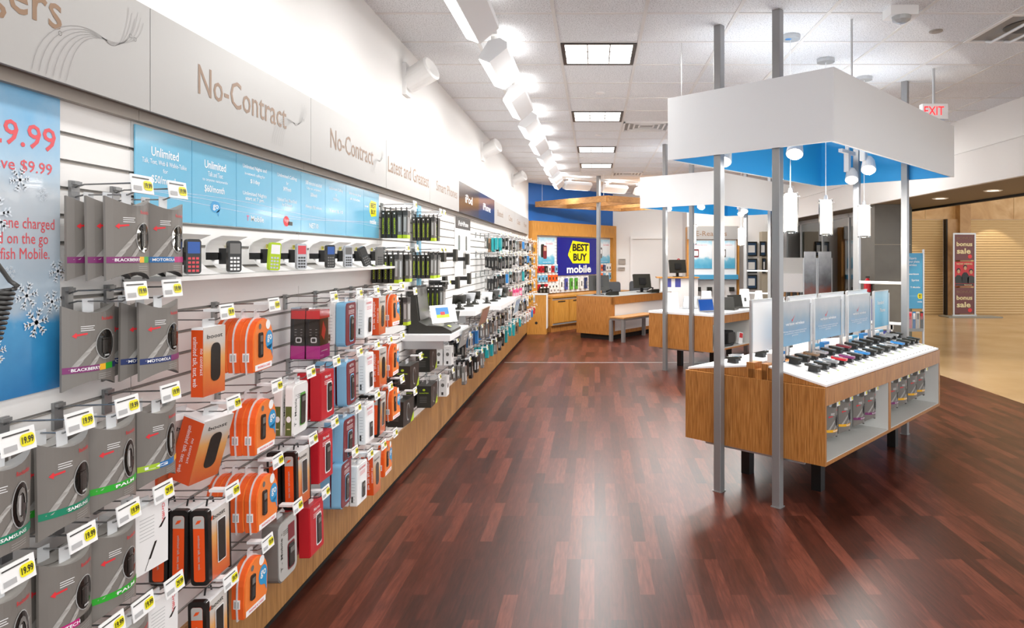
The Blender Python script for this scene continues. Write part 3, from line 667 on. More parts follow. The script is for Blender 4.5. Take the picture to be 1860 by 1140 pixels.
def kit():
    T, W2, H = .058, .055, .205; z1 = -.03; z0 = z1-H
    m = MB(); m.box(-T, 0, -W2, W2, z0, z0+.055, 'magenta'); m.box(-T+.01, -.004, -W2+.004, W2-.004, z0+.055, z1-.035, 'near_black'); m.box(-T, 0, -W2, W2, z1-.035, z1, 'kit_red'); o = m.build('starter_kit')
    MB().box(-T-.002, .002, -W2-.002, W2+.002, z0-.002, z1+.012, 'clear').build('clear_shell', o)
    f = py_face(-W2+.004, .001); m = MB(); m.poly(f, rrect(-.04, z0+.068, -.014, z0+.092, .006), 'print_white'); m.poly(py_face(-W2+.004, .002), rrect(-.035, z0+.073, -.019, z0+.087, .004), 'near_black')
    for k in range(3): m.rect(f, -.045, z0+.1+.012*k, -.036, z0+.102+.012*k, 'gleam'); m.rect(f, -.02, z0+.1+.012*k, -.012, z0+.102+.012*k, 'gleam')
    m.build('keypad_artwork', o)
    f = px_face(-.004, .001); MB().poly(f, [(-.03, z0+.10), (.0, z0+.075), (.02, z0+.12), (-.01, z0+.16)], 'kit_red').rect(px_face(0), -.04, z0+.03, .03, z0+.033, 'print_white').build('printed_artwork', o)
    return o
def slim_black(silver=False):
    T, W2, H = .026, .036, .172; z1 = -.012; z0 = z1-H
    if silver:
        m = MB(); m.box(-T, 0, -W2, W2, z0, z1, 'smoke'); m.box(-T-.001, .001, -W2-.001, W2+.001, z0-.001, z0+.02, 'lime'); m.box(-T-.001, .001, -W2-.001, W2+.001, z1-.03, z1+.001, 'dark_grey'); o = m.build('slim_accessory_pack')
        MB().rect(py_face(-W2), -T*.8, z0+.04, -T*.3, z1-.04, 'gleam').rect(px_face(0), -.015, z0+.035, .012, z1-.04, 'gleam').build('contents', o)
    else:
        m = MB(); m.box(-T, 0, -W2, W2, z0, z1, 'eb_black'); o = m.build('slim_accessory_pack')
        f = py_face(-W2); MB().text(f, 'ROCKETFISH', -T/2, z0+.075, .10, .010, 'lime', .03, 1).ell(f, -T/2, z1-.018, .005, .005, 'print_white', 10).text(px_face(0), 'ROCKETFISH', 0, z0+.03, .055, .008, 'lime', .02).build('lettering', o)
    MB().extrude(rrect(-.014, -.02, .014, .012, .01), lambda a, b, t: (t, a, b), -T/2-.001, -T/2+.001, 'black').build('hang_tab', o)
    return o
def headset_box():
    T, W2, H = .10, .105, .155; z1 = -.02; z0 = z1-H
    m = MB(); m.box(-T, 0, -W2, W2, z0, z1, 'eb_black'); o = m.build('accessory_box')
    f = px_face(0); m = MB(); m.poly(f, [(W2*.35, z0), (W2, z0), (W2, z0+.06)], 'lime')
    for k in range(14):
        t0, t1 = math.pi*(.1+k*.11), math.pi*(.1+(k+1)*.11); p = lambda t, r: (-.01+r*.03*math.cos(t), (z0+z1)/2+.045*r*math.sin(t)*1.2)
        m.poly(f, [p(t0, .9), p(t0, 1.05), p(t1, 1.05), p(t1, .9)], 'gleam')
    m.build('printed_artwork', o)
    f = py_face(-W2); m = MB(); m.text(f, 'ROCKETFISH', -T/2, z1-.05, .065, .008, 'lime', .02); m.ell(f, -T/2, z1-.028, .010, .008, 'lime', 10)
    for k in range(4): m.rect(f, -T*.8, z1-.08-.012*k, -T*.3, z1-.077-.012*k, 'smoke')
    m.build('lettering', o)
    MB().box(-T/2-.001, -T/2+.001, -.03, .03, z1, .01, 'clear_plastic').build('hang_tab', o); return o
def small_box():
    T, W2, H = .062, .05, .155; z1 = -.018; z0 = z1-H
    o = MB().box(-T, 0, -W2, W2, z0, z1, 'white').build('small_white_box')
    m = MB(); f = py_face(-W2); m.ell(f, -T/2, z0+.09, .013, .015, 'smoke'); m.rect(f, -T*.65, z0+.012, -T*.4, z0+.035, 'dark_grey'); m.rect(f, -T*.7, z1-.03, -T*.3, z1-.026, 'barcode'); m.ell(px_face(0), 0, z0+.08, .02, .02, 'smoke'); m.build('printed_artwork', o)
    MB().box(-T/2-.001, -T/2+.001, -.02, .02, z1, .01, 'clear_plastic').build('hang_tab', o); return o
def cable_box():
    T, W2, H = .034, .07, .17; z1 = -.012; z0 = z1-H
    o = MB().box(-T, 0, -W2, W2, z0, z1, 'white').build('charger_box')
    f = px_face(0); m = MB(); m.text(f, 'Griffin', .052, -.045, .05, .010, 'soft_red', .01, 3)
    for k in range(7): m.rect(f, -.03, z1-.03-.009*k, .02, z1-.0285-.009*k, 'barcode')
    for k in range(5): m.rect(f, -.062, z0+.03+.026*k, -.052, z0+.042+.026*k, 'smoke')
    m.build('lettering', o)
    m = MB(); m.poly(f, [(.035, z0+.10), (.045, z0+.10), (.062, z1-.05), (.056, z1-.05)], 'gadget'); m.poly(f, [(.0, z0+.03), (.008, z0+.03), (.03, z0+.07), (.022, z0+.07)], 'gadget'); m.poly(f, [(-.012, z0+.005), (-.010, z0+.005), (.004, z0+.032), (.002, z0+.032)], 'gadget'); m.build('plug_artwork', o)
    MB().box(-T/2-.001, -T/2+.001, -.02, .02, z1, .01, 'clear_plastic').build('hang_tab', o); return o
def far_pack(col, acc=None, T=.03, W2=.045, H=.17, nm='hanging_case_pack'):
    z1 = -.01; z0 = z1-H
    o = MB().rbox(-T, 0, -W2, W2, z0, z1-.02, col, .008).build(nm)
    MB().box(-T*.6, -T*.5, -W2*.8, W2*.8, z1-.022, z1+.012, 'clear_plastic' if acc != 'w' else 'print_white').build('hang_tab', o)
    if acc and acc != 'w': MB().rect(py_face(-W2, .001), -T*.8, z0+.03, -T*.3, z0+.1, acc).rect(px_face(0, .001), -W2*.6, z0+.03, W2*.6, z0+.1, acc).build('printed_artwork', o)
    return o
B_ = {
 'gp_purple': (lambda: grey_pack([('purple', .136)], 'BLACKBERRY', 'case'), 'grey pillow pack with purple band', 'phone case'),
 'gp_mixed': (lambda: grey_pack([('purple', .075), ('band_yellow', .018), ('band_green', .026), ('band_navy', .02)], 'BLACKBERRY', 'case'), 'grey pillow pack with purple, yellow and green band', 'phone case'),
 'gp_blue': (lambda: grey_pack([('band_blue', .075), ('band_magenta', .061)], 'MOTOROLA', 'case'), 'grey pillow pack with blue and magenta band', 'phone case'),
 'gp_navy': (lambda: grey_pack([('band_navy', .08), ('purple', .056)], 'MOTOROLA', 'case'), 'grey pillow pack with navy and purple band', 'phone case'),
 'gp_teal': (lambda: grey_pack([('band_teal', .136)], 'SAMSUNG', 'case'), 'grey pillow pack with dark green band', 'phone case'),
 'gp_tealc': (lambda: grey_pack([('band_teal', .136)], 'SAMSUNG', 'cable'), 'grey charger pack with dark green band', 'charger pack'),
 'gp_green': (lambda: grey_pack([('band_green', .136)], 'PALM', 'cable'), 'grey charger pack with bright green band', 'charger pack'),
 'gp_greenc': (lambda: grey_pack([('band_green', .136)], 'PALM', 'case'), 'grey pillow pack with bright green band', 'phone case'),
 'gp_lime': (lambda: grey_pack([('band_lime', .05), ('band_blue', .06), ('band_yellow', .026)], 'LG', 'cable'), 'grey charger pack with lime and blue band', 'charger pack'),
 'gp_pant': (lambda: grey_pack([('band_magenta', .075), ('near_black', .061)], 'PANTECH', 'case'), 'grey pillow pack with magenta and black band', 'phone case'),
 'od': (orange_d, 'orange rounded blister pack', 'phone pack'),
 'bb': (boost_box, 'black phone box with orange spine', 'phone box'),
 'ob': (orange_box, 'orange phone box', 'phone box'),
 'os': (lambda: orange_box(.036, .056), 'slim orange phone box', 'phone box'),
 'gw': (lambda: simple_front('green_phone_pack', 'white', 'white', .03, .07, .20, .016, 'T - Mobile -', 'dark_grey', s_green, (-.008, .03, .04, .16), None, 'green', vert=True), 'white phone pack with green window', 'phone pack'),
 'rb': (lambda: simple_front('red_phone_box', 'box_red', 'box_red', .045, .072, .205, .004, 'Marvel', 'print_white', None, (-.005, .03, .04, .15), 'print_white', title_w=.06), 'red phone box with white oval window', 'phone box'),
 'nb': (lambda: simple_front('light_blue_phone_pack', 'net_blue', 'net_red', .045, .07, .21, .02, 'NET10', 'print_white', None, (-.015, .025, .03, .14), 'net_blue', title_w=.06), 'light blue phone pack with dark red front', 'phone pack'),
 'wp': (lambda: simple_front('white_phone_pack', 'white', 'print_white', .035, .068, .2, .006, 'no contract', 'soft_red', s_lines('barcode'), (-.01, .02, .035, .11), None, 'print_white', title_w=.08), 'white phone pack with red lettering', 'phone pack'),
 'tm': (lambda: simple_front('grey_phone_pack', 'smoke', 'boost_grey', .06, .08, .225, .03, 'T - Mobile -', 'near_black', None, (.0, .03, .05, .12), 'net_red', vert=True, extra=lambda m, z0, z1: m.rect(px_face(.001, .0012), .0, z1-.09, .055, z1-.03, 'net_red')), 'grey rounded phone pack with maroon panel', 'phone pack'),
 'kit': (kit, 'clear starter kit with red top and magenta base', 'phone kit'),
 'bs': (slim_black, 'slim black pack with lime spine lettering', 'accessory pack'),
 'ss': (lambda: slim_black(True), 'slim silver pack with lime foot', 'accessory pack'),
 'hb': (headset_box, 'wide black box with lime corner', 'accessory box'),
 'wb': (small_box, 'small white box with grey dot', 'accessory box'),
 'cb': (cable_box, 'white charger box with plug picture', 'charger box'),
}
FARC = {'teal': ('teal', None), 'black': ('black', 'smoke'), 'grey': ('smoke', 'gleam'), 'charcoal': ('near_black', 'barcode'), 'blue': ('steel_blue', None), 'amber': ('amber', 'near_black'), 'red': ('box_red', None), 'pink': ('hot_pink', 'white'),
        'orange': ('orange', None), 'silver': ('clear_plastic', 'smoke'), 'brown': ('taupe', 'black'), 'white': ('white', 'smoke')}
for k, (a, c) in FARC.items():
    B_['f_'+k] = ((lambda a=a, c=c: far_pack(a, c)), k+' hanging case pack', 'case pack')
PRICE = {'gp': '19.99', 'od': '59.99', 'bb': '59.99', 'ob': '29.99', 'os': '39.99', 'cb': '29.99'}
def make_hook(L, price, style):
    """hook reaching L from the slatwall; lower wire at local z=0 and x from -L to 0; tag above its end"""
    r = empty('display_hook')
    br = 'bracket' if style != 'w' else 'shelf_grey'
    MB().box(-L, -L+.008, -.014, .014, -.03, .035, br).box(-L, -L+.016, -.012, .012, .025, .033, br).build('bracket', r)
    MB().tube([(-L+.006, 0, -.006), (-L+.03, 0, .0), (-.02, 0, .0), (-.006, 0, .006), (.0, 0, .014)], .0022, 'wire').tube([(-L+.006, 0, .018), (-L+.03, 0, .026), (.012, .0, .030)], .0022, 'wire').build('wire', r)
    m = MB(); T = Matrix.Translation((.016, 0, .026)) @ Matrix.Rotation(math.radians(-8), 4, 'Y')
    m.box(-.0015, .0015, -.040, .040, -.023, .023, 'tag_white', T)
    if style == 'w': m.box(-.05, .012, -.014, .014, .026, .034, 'clip_white')
    f = lambda a, b: T @ Vector((.0025, a, b)); f2 = lambda a, b: T @ Vector((.0035, a, b))
    m.rect(f, -.037, .0135, .026, .0165, 'dark_grey'); m.rect(f, -.036, -.016, -.006, -.005, 'barcode')
    t = m.build('price_tag', r)
    MB().poly(f, rrect(.002, -.014, .036, .010, .008), 'tag_yellow').text(f2, price, .019, -.002, .028, .014, 'near_black', .03).build('price_sticker', t)
    return r
S1 = S2 = S3 = S4 = None
POS = ['frontmost', 'second back', 'third back', 'fourth back', 'fifth back']
def hang(Y, z, kinds, col, row, sec, xt=-1.13, step=None, tilt=0, yaw=0, hookg='price tagged display hooks', x0=None):
    """one hook at Y, tag centre at height z, with its packs listed front to back"""
    sf = 1.104 if sec == S1 else 1.07 if sec in (S2, S3) else 1.0
    if x0 is not None: x0 *= sf
    Y *= sf; z = 1.65+(z-1.65)*sf; xt *= sf
    z0 = z-.026*sf; L = (xt-.016*sf-(XW+.02))/sf
    key = kinds[0] if kinds else 'gp_'
    price = PRICE.get(key[:2], '49.99'); style = 'g' if key.startswith('gp') or key == 'cb' else 'w'
    h = proto(('hook', price, style, round(L, 3)), lambda: make_hook(L, price, style)); h.location = (xt-.016*sf, Y, z0); h.scale = (sf, sf, sf)
    where = '%s hook, %s %s row' % (col, row, sec)
    tag(h, 'wire display hook with white price tag, '+where, 'display hook', hookg)
    X = (x0 if x0 is not None else xt-.04*sf)
    DEP = {'gp': .047, 'od': .046, 'bb': .060, 'ob': .10, 'os': .045, 'gw': .045, 'rb': .055, 'nb': .05, 'wp': .045, 'tm': .07, 'ki': .062, 'bs': .034, 'ss': .034, 'hb': .115, 'wb': .07, 'cb': .04, 'f_': .04}
    cnt = {}
    for k in kinds: cnt[k] = cnt.get(k, 0)+1
    for i, k in enumerate(kinds):
        o = proto(k, B_[k][0]); o.location = (X, Y, z0-.002); o.scale = (sf, sf, sf)
        if k[0] == 'f': o.scale = (1, random.uniform(.8, 1.15), random.uniform(.78, 1.15))
        yw = yaw+random.uniform(-.04, .04); o.rotation_euler = (0, tilt+random.uniform(-.02, .02), yw)
        tag(o, '%s, %s on %s' % (B_[k][1], (POS[0] if i == 0 else 'rearmost' if i == len(kinds)-1 else ['', 'middle', 'third', 'fourth'][i]), where), B_[k][2], B_[k][1].replace('pack', 'packs').replace('box', 'boxes').replace('boxeses', 'boxes')+' on hooks')
        X -= (step or DEP[k[:2]])*sf
# section one: grey packs beside the poster
S1 = 'grey-pack'
for args in [
 (1.705, 1.829, ['gp_mixed', 'gp_purple', 'gp_purple'], 0, 0), (1.85, 1.829, ['gp_blue', 'gp_navy'], 1, 0),
 (1.827, 1.565, ['gp_navy', 'gp_navy', 'gp_navy'], 1, 1),
 (1.338, 1.288, ['gp_tealc', 'gp_teal'], 0, 2), (1.499, 1.288, ['gp_teal', 'gp_greenc'], 1, 2), (1.652, 1.288, ['gp_green', 'gp_lime'], 2, 2), (1.82, 1.288, ['gp_lime', 'gp_navy'], 3, 2),
 (1.337, 1.031, ['gp_tealc', 'gp_teal'], 0, 3), (1.507, 1.031, ['gp_pant', 'gp_greenc'], 1, 3), (1.656, 1.031, ['gp_greenc', 'gp_greenc'], 2, 3), (1.79, 1.034, ['cb', 'cb'], 3, 3),
 (1.60, .782, ['gp_teal'], 0, 4), (1.709, .775, ['gp_greenc'], 1, 4), (1.836, .768, ['cb'], 2, 4)]:
    Y, z, ks, c, rw = args
    hang(Y, z, ks, ORD[c], ORD[rw], S1, yaw=-.10)
hang(1.684, 1.565, ['gp_mixed'], 'first', 'second', S1, x0=-1.25, yaw=-.22)
# section two: phone kits
S2 = 'phone-kit'
K2 = [
 (2.10, 1.48, ['os'], 0, 0, {}), (2.408, 1.48, ['od', 'od', 'od'], 1, 0, {}), (2.96, 1.475, ['kit', 'kit'], 2, 0, {}), (3.28, 1.475, ['nb', 'wp'], 3, 0, {}), (3.54, 1.475, ['wp', 'wp'], 4, 0, {}), (3.76, 1.475, ['os', 'os'], 5, 0, {}), (4.0, 1.475, ['od'], 6, 0, {}),
 (2.139, 1.19, ['ob', 'ob'], 0, 1, {'tilt': .28, 'yaw': -.15}), (2.43, 1.19, ['od', 'od'], 1, 1, {}), (2.72, 1.19, ['gw', 'gw'], 2, 1, {}), (2.99, 1.192, ['rb', 'rb'], 3, 1, {}), (3.28, 1.193, ['nb', 'nb', 'nb'], 4, 1, {}), (3.547, 1.19, ['wp'], 5, 1, {}), (3.77, 1.19, ['os', 'od'], 6, 1, {}), (4.01, 1.185, ['od', 'od'], 7, 1, {}),
 (2.13, .918, ['bb', 'bb', 'bb'], 0, 2, {}), (2.437, .921, ['od', 'od', 'od', 'od'], 1, 2, {}), (2.742, .918, ['bb', 'bb'], 2, 2, {}), (2.97, .93, ['rb'], 3, 2, {}), (3.26, .927, ['nb', 'nb'], 4, 2, {}), (3.55, .93, ['wp', 'wp'], 5, 2, {}), (3.78, .93, ['bb', 'bb'], 6, 2, {}), (4.01, .93, ['od', 'od'], 7, 2, {}),
 (2.12, .647, ['bb'], 0, 3, {}), (2.36, .66, ['od'], 1, 3, {}), (2.60, .70, ['tm'], 2, 3, {}), (2.87, .66, ['rb', 'rb'], 3, 3, {}), (3.22, .73, ['nb', 'nb'], 4, 3, {}), (3.44, .655, ['wp', 'wp'], 5, 3, {}), (3.66, .64, ['os', 'os'], 6, 3, {}), (3.87, .65, ['od'], 7, 3, {})]
for Y, z, ks, c, rw, kw in K2: hang(Y, z, ks, ORD[c], ORD[rw], S2, **kw)
# section three: slim black packs and boxes
S3 = 'black-pack'
for Y, z, ks, c, rw in [
 (4.30, 1.975, ['ss', 'ss', 'bs', 'bs', 'bs'], 0, 0), (5.02, 1.975, ['ss', 'bs', 'bs', 'bs', 'bs'], 1, 0), (5.14, 1.975, ['bs', 'ss', 'bs'], 2, 0),
 (4.12, 1.70, ['ss', 'bs', 'bs', 'bs', 'bs'], 0, 1), (4.34, 1.70, ['ss', 'bs', 'bs', 'bs', 'bs'], 1, 1), (5.02, 1.70, ['ss', 'bs', 'bs', 'bs', 'bs'], 2, 1), (5.14, 1.70, ['ss', 'ss', 'bs'], 3, 1),
 (4.30, 1.43, ['ss', 'bs', 'bs'], 0, 2), (5.32, 1.45, ['ss', 'bs', 'bs', 'bs'], 1, 2),
 (4.44, 1.00, ['hb', 'hb'], 0, 3), (4.95, 1.03, ['hb'], 1, 3), (4.30, .80, ['hb', 'hb'], 0, 4), (4.98, .77, ['hb', 'hb'], 1, 4),
 (5.45, .74, ['wb', 'wb', 'wb'], 2, 4), (5.62, .96, ['wb', 'wb'], 2, 3)]:
    hang(Y, z, ks, ORD[c], ORD[rw], S3)
# section four: cases hanging all the way to the corner
S4 = 'corner-side'
cols = ['black', 'grey', 'charcoal', 'teal', 'silver', 'black', 'charcoal', 'brown', 'grey', 'blue', 'black', 'silver']
rnd = random.Random(21)
zs = [1.93, 1.69, 1.45, 1.20, .95, .70]
for rw, z in enumerate(zs):
    Y = 8.25 if rw < 3 else (6.2 if rw > 3 else 6.3); c = 0
    while Y < 13.7:
        main = rnd.choice(cols)
        if rw in (1, 2) and 8 < Y < 10.5: main = 'black'
        if rw == 0 and Y < 9.5: main = ['teal', 'teal', 'black', 'black'][c % 4]
        if rw == 5 and 9.5 < Y < 11: main = 'teal'
        if rw == 4 and 6.3 < Y < 6.9: main = 'blue'
        if Y > 12.4: main = rnd.choice(['amber', 'amber', 'charcoal', 'silver'])
        if rw == 5 and Y > 12.5: main = 'red'
        if rw == 3 and 9.9 < Y < 11.5: main = rnd.choice(['pink', 'red', 'pink'])
        if not (rw == 3 and Y < 9.0) and not (rw == 3 and Y < 8.7):
            hang(Y, z+rnd.uniform(-.02, .02), ['f_'+(main if rnd.random() < .72 else rnd.choice(cols)) for _ in range(4 if Y < 8.5 else 3 if Y < 11 else 2)], ORD[c], ORD[rw], S4, step=.055 if Y > 9 else None, hookg='display hooks past the iPod board')
        Y += .33 if Y < 9 else .42; c += 1

# demo phones with curved cards
cards = [2.06, 2.29, 2.57, 2.80, 3.10, 3.32, 3.55, 3.80]
PN = ['black slider phone with red keypad', 'black bar phone with white keys', 'lime edged phone with silver keypad', 'silver phone with red screen', 'black rounded flip phone', 'slim silver phone', 'dark tilted flip phone', 'grey slim phone']
for i, y in enumerate(cards):
    y *= 1.08
    r = empty('phone_display_card', (-1.375, y+.03, 1.588)); r.scale = (1.06, 1.06, 1.06); tag(r, 'curved white display card behind the '+PN[i], 'display card', 'curved white cards behind demo phones')
    wd = .085; n = 8; m = MB(); prof = []
    for k in range(n+1):
        t = k/n; prof.append((.055*(2*t-1)**4*(1 if t < .5 else 1)+.0+(.03*(1-t) if t < .5 else 0), .125*t+.002))
    for k in range(n):
        (a, b), (c_, d_) = prof[k], prof[k+1]
        m.box(0, 0, 0, 0, 0, 0, 'white') if False else m.mesh([(a, -wd, b), (a, wd, b), (c_, wd, d_), (c_, -wd, d_), (a-.003, -wd, b), (a-.003, wd, b), (c_-.003, wd, d_), (c_-.003, -wd, d_)],
            [(0, 1, 2, 3), (7, 6, 5, 4), (0, 3, 7, 4), (1, 5, 6, 2), (0, 4, 5, 1), (3, 2, 6, 7)], 'white')
    m.build('card', r)
    MB().rect(lambda a, b: (.012, a, b), .025, .088, .055, .108, 'tag_yellow').text(lambda a, b: (.0135, a, b), '29.99', .04, .098, .026, .012, 'near_black', .02).build('price_sticker', r)
    m = MB()
    for k in range(4): m.rect(lambda a, b: (.0125, a, b), .0, .045+.012*k, .045, .0465+.012*k, 'barcode')
    m.build('lettering', r)
    r2 = empty('demo_phone', (-1.275, y-.06, 1.65)); r2.scale = (1.08, 1.08, 1.08); tag(r2, PN[i]+' mounted on a black block', 'phone', 'demo phones on the wall ledge')
    cl = ['gadget', 'gadget', 'lime', 'silver', 'gadget', 'silver', 'gadget', 'smoke'][i]
    T = Matrix.Rotation(math.radians(-36), 4, 'Z') @ Matrix.Rotation(math.radians([0, 0, -4, 0, 0, 0, 25, 0][i]), 4, 'X')
    MB().rbox(-.008, .008, -.021, .021, -.052, .05, cl, .009, T=T).build('body', r2)
    f = lambda a, b: T @ Vector((.009, a, b))
    MB().rect(f, -.017, .008, .017, .042, ['screen_blue', 'smoke', 'print_white', 'soft_red', 'screen_blue', 'smoke', 'dark_grey', 'smoke'][i]).build('screen', r2)
    m = MB(); kc = ['soft_red', 'print_white', 'silver', 'dark_grey', 'smoke', 'dark_grey', 'smoke', 'dark_grey'][i]
    for a in range(3):
        for b in range(4): m.rect(f, -.016+.011*a, -.046+.012*b, -.008+.011*a, -.039+.012*b, kc)
    m.build('keypad', r2)
    MB().box(-.05, -.010, -.014, .014, -.026, .026, 'black', Matrix.Rotation(math.radians(-20), 4, 'Z')).box(-.09, -.05, -.004, .02, -.012, .012, 'black').build('mount_block', r2)
# iPod board
r = MB().box(0, .01, -.42, .42, -.72, 0, 'white').build('display_board', loc=(-1.437, 7.42, 2.06)); tag(r, 'tall white display board with dark heading and player pictures', 'display board')
f = px_face(.01); MB().rect(f, -.42, -.12, .42, 0, 'dark_grey').build('heading', r)
MB().text(px_face(.01, .002), 'iPod+iPhone', 0, -.062, .55, .055, 'print_white', .01).build('lettering', r)
MB().poly(f, rrect(-.28, -.35, -.18, -.19, .02), 'smoke').poly(f, rrect(.12, -.35, .22, -.19, .02), 'smoke').poly(f, rrect(-.02, -.62, .18, -.36, .03), 'boost_grey').poly(px_face(.01, .002), rrect(0, -.55, .16, -.38, .01), 'smoke').build('player_pictures', r)
# clear lit board strip between black packs and blank slats
r = MB().box(0, .012, -.05, .05, -1.0, 0, 'glass_blue').build('narrow_poster', loc=(-1.40, 5.42, 2.05)); tag(r, 'narrow blue vertical poster beside the black packs', 'poster')
for i, (y, z) in enumerate([(5.9, 1.66), (6.4, 1.66), (5.95, 1.42), (6.5, 1.40), (7.0, 1.62), (7.1, 1.42)]):
    r = empty('device_mount', (XW+.02, y, z)); tag(r, 'black square device mount on bare slats, %s row, %s from black packs' % (['upper', 'lower'][int(z < 1.5)], ORD[[0, 1, 0, 1, 2, 2][i]]), 'device mount', 'black device mounts on bare slats')
    MB().box(0, .12, -.02, .02, -.02, .02, 'black').build('arm', r); MB().rbox(.12, .15, -.045, .045, -.06, .055, 'near_black', .01).build('plate', r)
# protruding shelves
def shelf(y0, y1, z, xo, label):
    r = empty('display_shelf', (XW+.02, y0, z)); tag(r, label, 'shelf', 'white shelves projecting from the product wall')
    MB().box(0, xo-(XW+.02), 0, y1-y0, -.045, 0, 'counter_white').build('shelf_board', r)
    MB().box(.0, .3, .04, .055, -.11, -.045, 'alu').build('bracket', r); MB().box(.0, .3, y1-y0-.055, y1-y0-.04, -.11, -.045, 'alu').build('bracket', r)
shelf(5.1, 5.85, 1.06, -1.08, 'white display shelf carrying the black headset stand'); shelf(6.0, 6.9, 1.17, -1.05, 'white display shelf between the two others'); shelf(7.3, 9.0, 1.12, -1.0, 'long white display shelf beneath the iPod board')
# black headset stand on first shelf
r = empty('headset_stand', (-1.28, 5.2, 1.06)); tag(r, 'black L-shaped demo stand with silver panel on first shelf', 'display stand')
pr = [(-.14, .0), (.19, .0), (.19, .02), (.12, .055), (.0, .06), (-.06, .09), (-.09, .36), (-.14, .36)]
MB().extrude(pr, lambda a, b, t: (a, t, b), 0, .36, 'near_black').build('body', r)
MB().mesh([(-.084, .03, .345), (-.084, .33, .345), (-.056, .33, .10), (-.056, .03, .10)], [(0, 1, 2, 3)], 'smoke').mesh([(-.083, .05, .32), (-.083, .31, .32), (-.082, .31, .305), (-.082, .05, .305)], [(0, 1, 2, 3)], 'lime').build('silver_panel', r)
MB().mesh([(.03, .03, .062), (.13, .03, .054), (.13, .33, .054), (.03, .33, .062)], [(0, 1, 2, 3)], 'smoke').mesh([(.135, .10, .052), (.16, .10, .040), (.16, .16, .040), (.135, .16, .052)], [(0, 1, 2, 3)], 'lime').build('headset_tray', r)
r = MB().box(-.002, .002, -.12, .12, 0, .14, 'white').build('picture_card', loc=(-1.16, 5.3, 1.135), rot=(0, -.3, -.7)); tag(r, 'white tilted card with colourful landscape picture on headset stand', 'card')
MB().rect(px_face(.002), -.07, .04, .05, .12, 'steel_blue').rect(px_face(.002, .0016), -.07, .04, .05, .065, 'lime').rect(px_face(.002, .0022), -.03, .06, .01, .085, 'red').build('landscape_picture', r)
r = MB().box(-.003, .003, -.16, .16, -.15, 0, 'shelf_grey').build('shelf_sign', loc=(-1.055, 5.62, 1.055), rot=(0, .25, 0)); tag(r, 'grey tilted sign hanging from the end of first shelf', 'sign')
MB().text(lambda a, b: (.004, a, b), 'Premium\nHeadset\nTrial', .02, -.06, .15, .08, 'print_white', .01).build('lettering', r)
r = MB().box(-.003, .003, -.2, .2, -.16, 0, 'taupe').build('shelf_sign', loc=(-1.03, 6.5, 1.16), rot=(0, .25, 0)); tag(r, 'brown striped sign on the front edge of middle shelf', 'sign')
m = MB()
for k in range(6): m.rect(px_face(.003), -.17+.06*k, -.14, -.16+.06*k, -.02, 'pink')
m.build('striped_artwork', r)
r = MB().box(-.003, .003, -.25, .25, -.22, .02, 'paper').build('shelf_sign', loc=(-.975, 8.75, 1.12), rot=(0, .2, 0)); tag(r, 'white and blue information sheet on the end of long shelf', 'sign')
m = MB()
for k in range(4): m.rect(px_face(.003), -.22+.12*k, -.19, -.14+.12*k, -.02, 'net_blue'); m.rect(px_face(.003, .0016), -.21+.12*k, -.08, -.16+.12*k, -.04, 'steel_blue')
m.build('printed_artwork', r)
def demo_stand(loc, rz, label, col='near_black', tab=.06):
    r = empty('demo_phone_stand', loc, rz); tag(r, label, 'phone stand', 'demo phones tethered on shelves')
    MB().lathe([(.05, 0), (.05, .012), (.02, .02), (.014, .07)], 'near_black', k=12).build('base', r)
    T = Matrix.Translation((0, 0, .09)) @ Matrix.Rotation(math.radians(-50), 4, 'X')
    MB().box(-tab, tab, -.05, .05, -.006, .006, col, T).build('body', r); MB().face([T @ Vector(p) for p in ((-tab*.8, -.04, .007), (tab*.8, -.04, .007), (tab*.8, .04, .007), (-tab*.8, .04, .007))], 'smoke').build('screen', r)
    m = MB(); pts = [(.04*math.cos(t/3), .05+.03*math.sin(t/2), .01+.05*abs(math.sin(t/5))) for t in range(16)]; m.tube(pts, .003, 'black', 5).build('cable', r)
for i, (x, y, z, rz, c, lb) in enumerate([(-1.2, 5.74, 1.06, .4, 'near_black', 'small black demo phone behind the picture card'), (-1.22, 6.15, 1.17, .3, 'near_black', 'black demo phone on stand at front of middle shelf'), (-1.2, 6.5, 1.17, .5, 'silver', 'silver demo phone on stand in middle of middle shelf'), (-1.2, 6.8, 1.17, .2, 'near_black', 'black demo phone on stand at back of middle shelf'),
        (-1.2, 7.6, 1.12, .3, 'white', 'white demo phone at the start of long shelf'), (-1.18, 8.0, 1.12, .6, 'near_black', 'black demo phone, second along the long shelf'), (-1.2, 8.4, 1.12, .3, 'silver', 'silver demo phone, third along the long shelf'), (-1.18, 8.8, 1.12, .3, 'near_black', 'black demo phone at the corner end of long shelf')]):
    demo_stand((x, y, z), rz, lb, c)

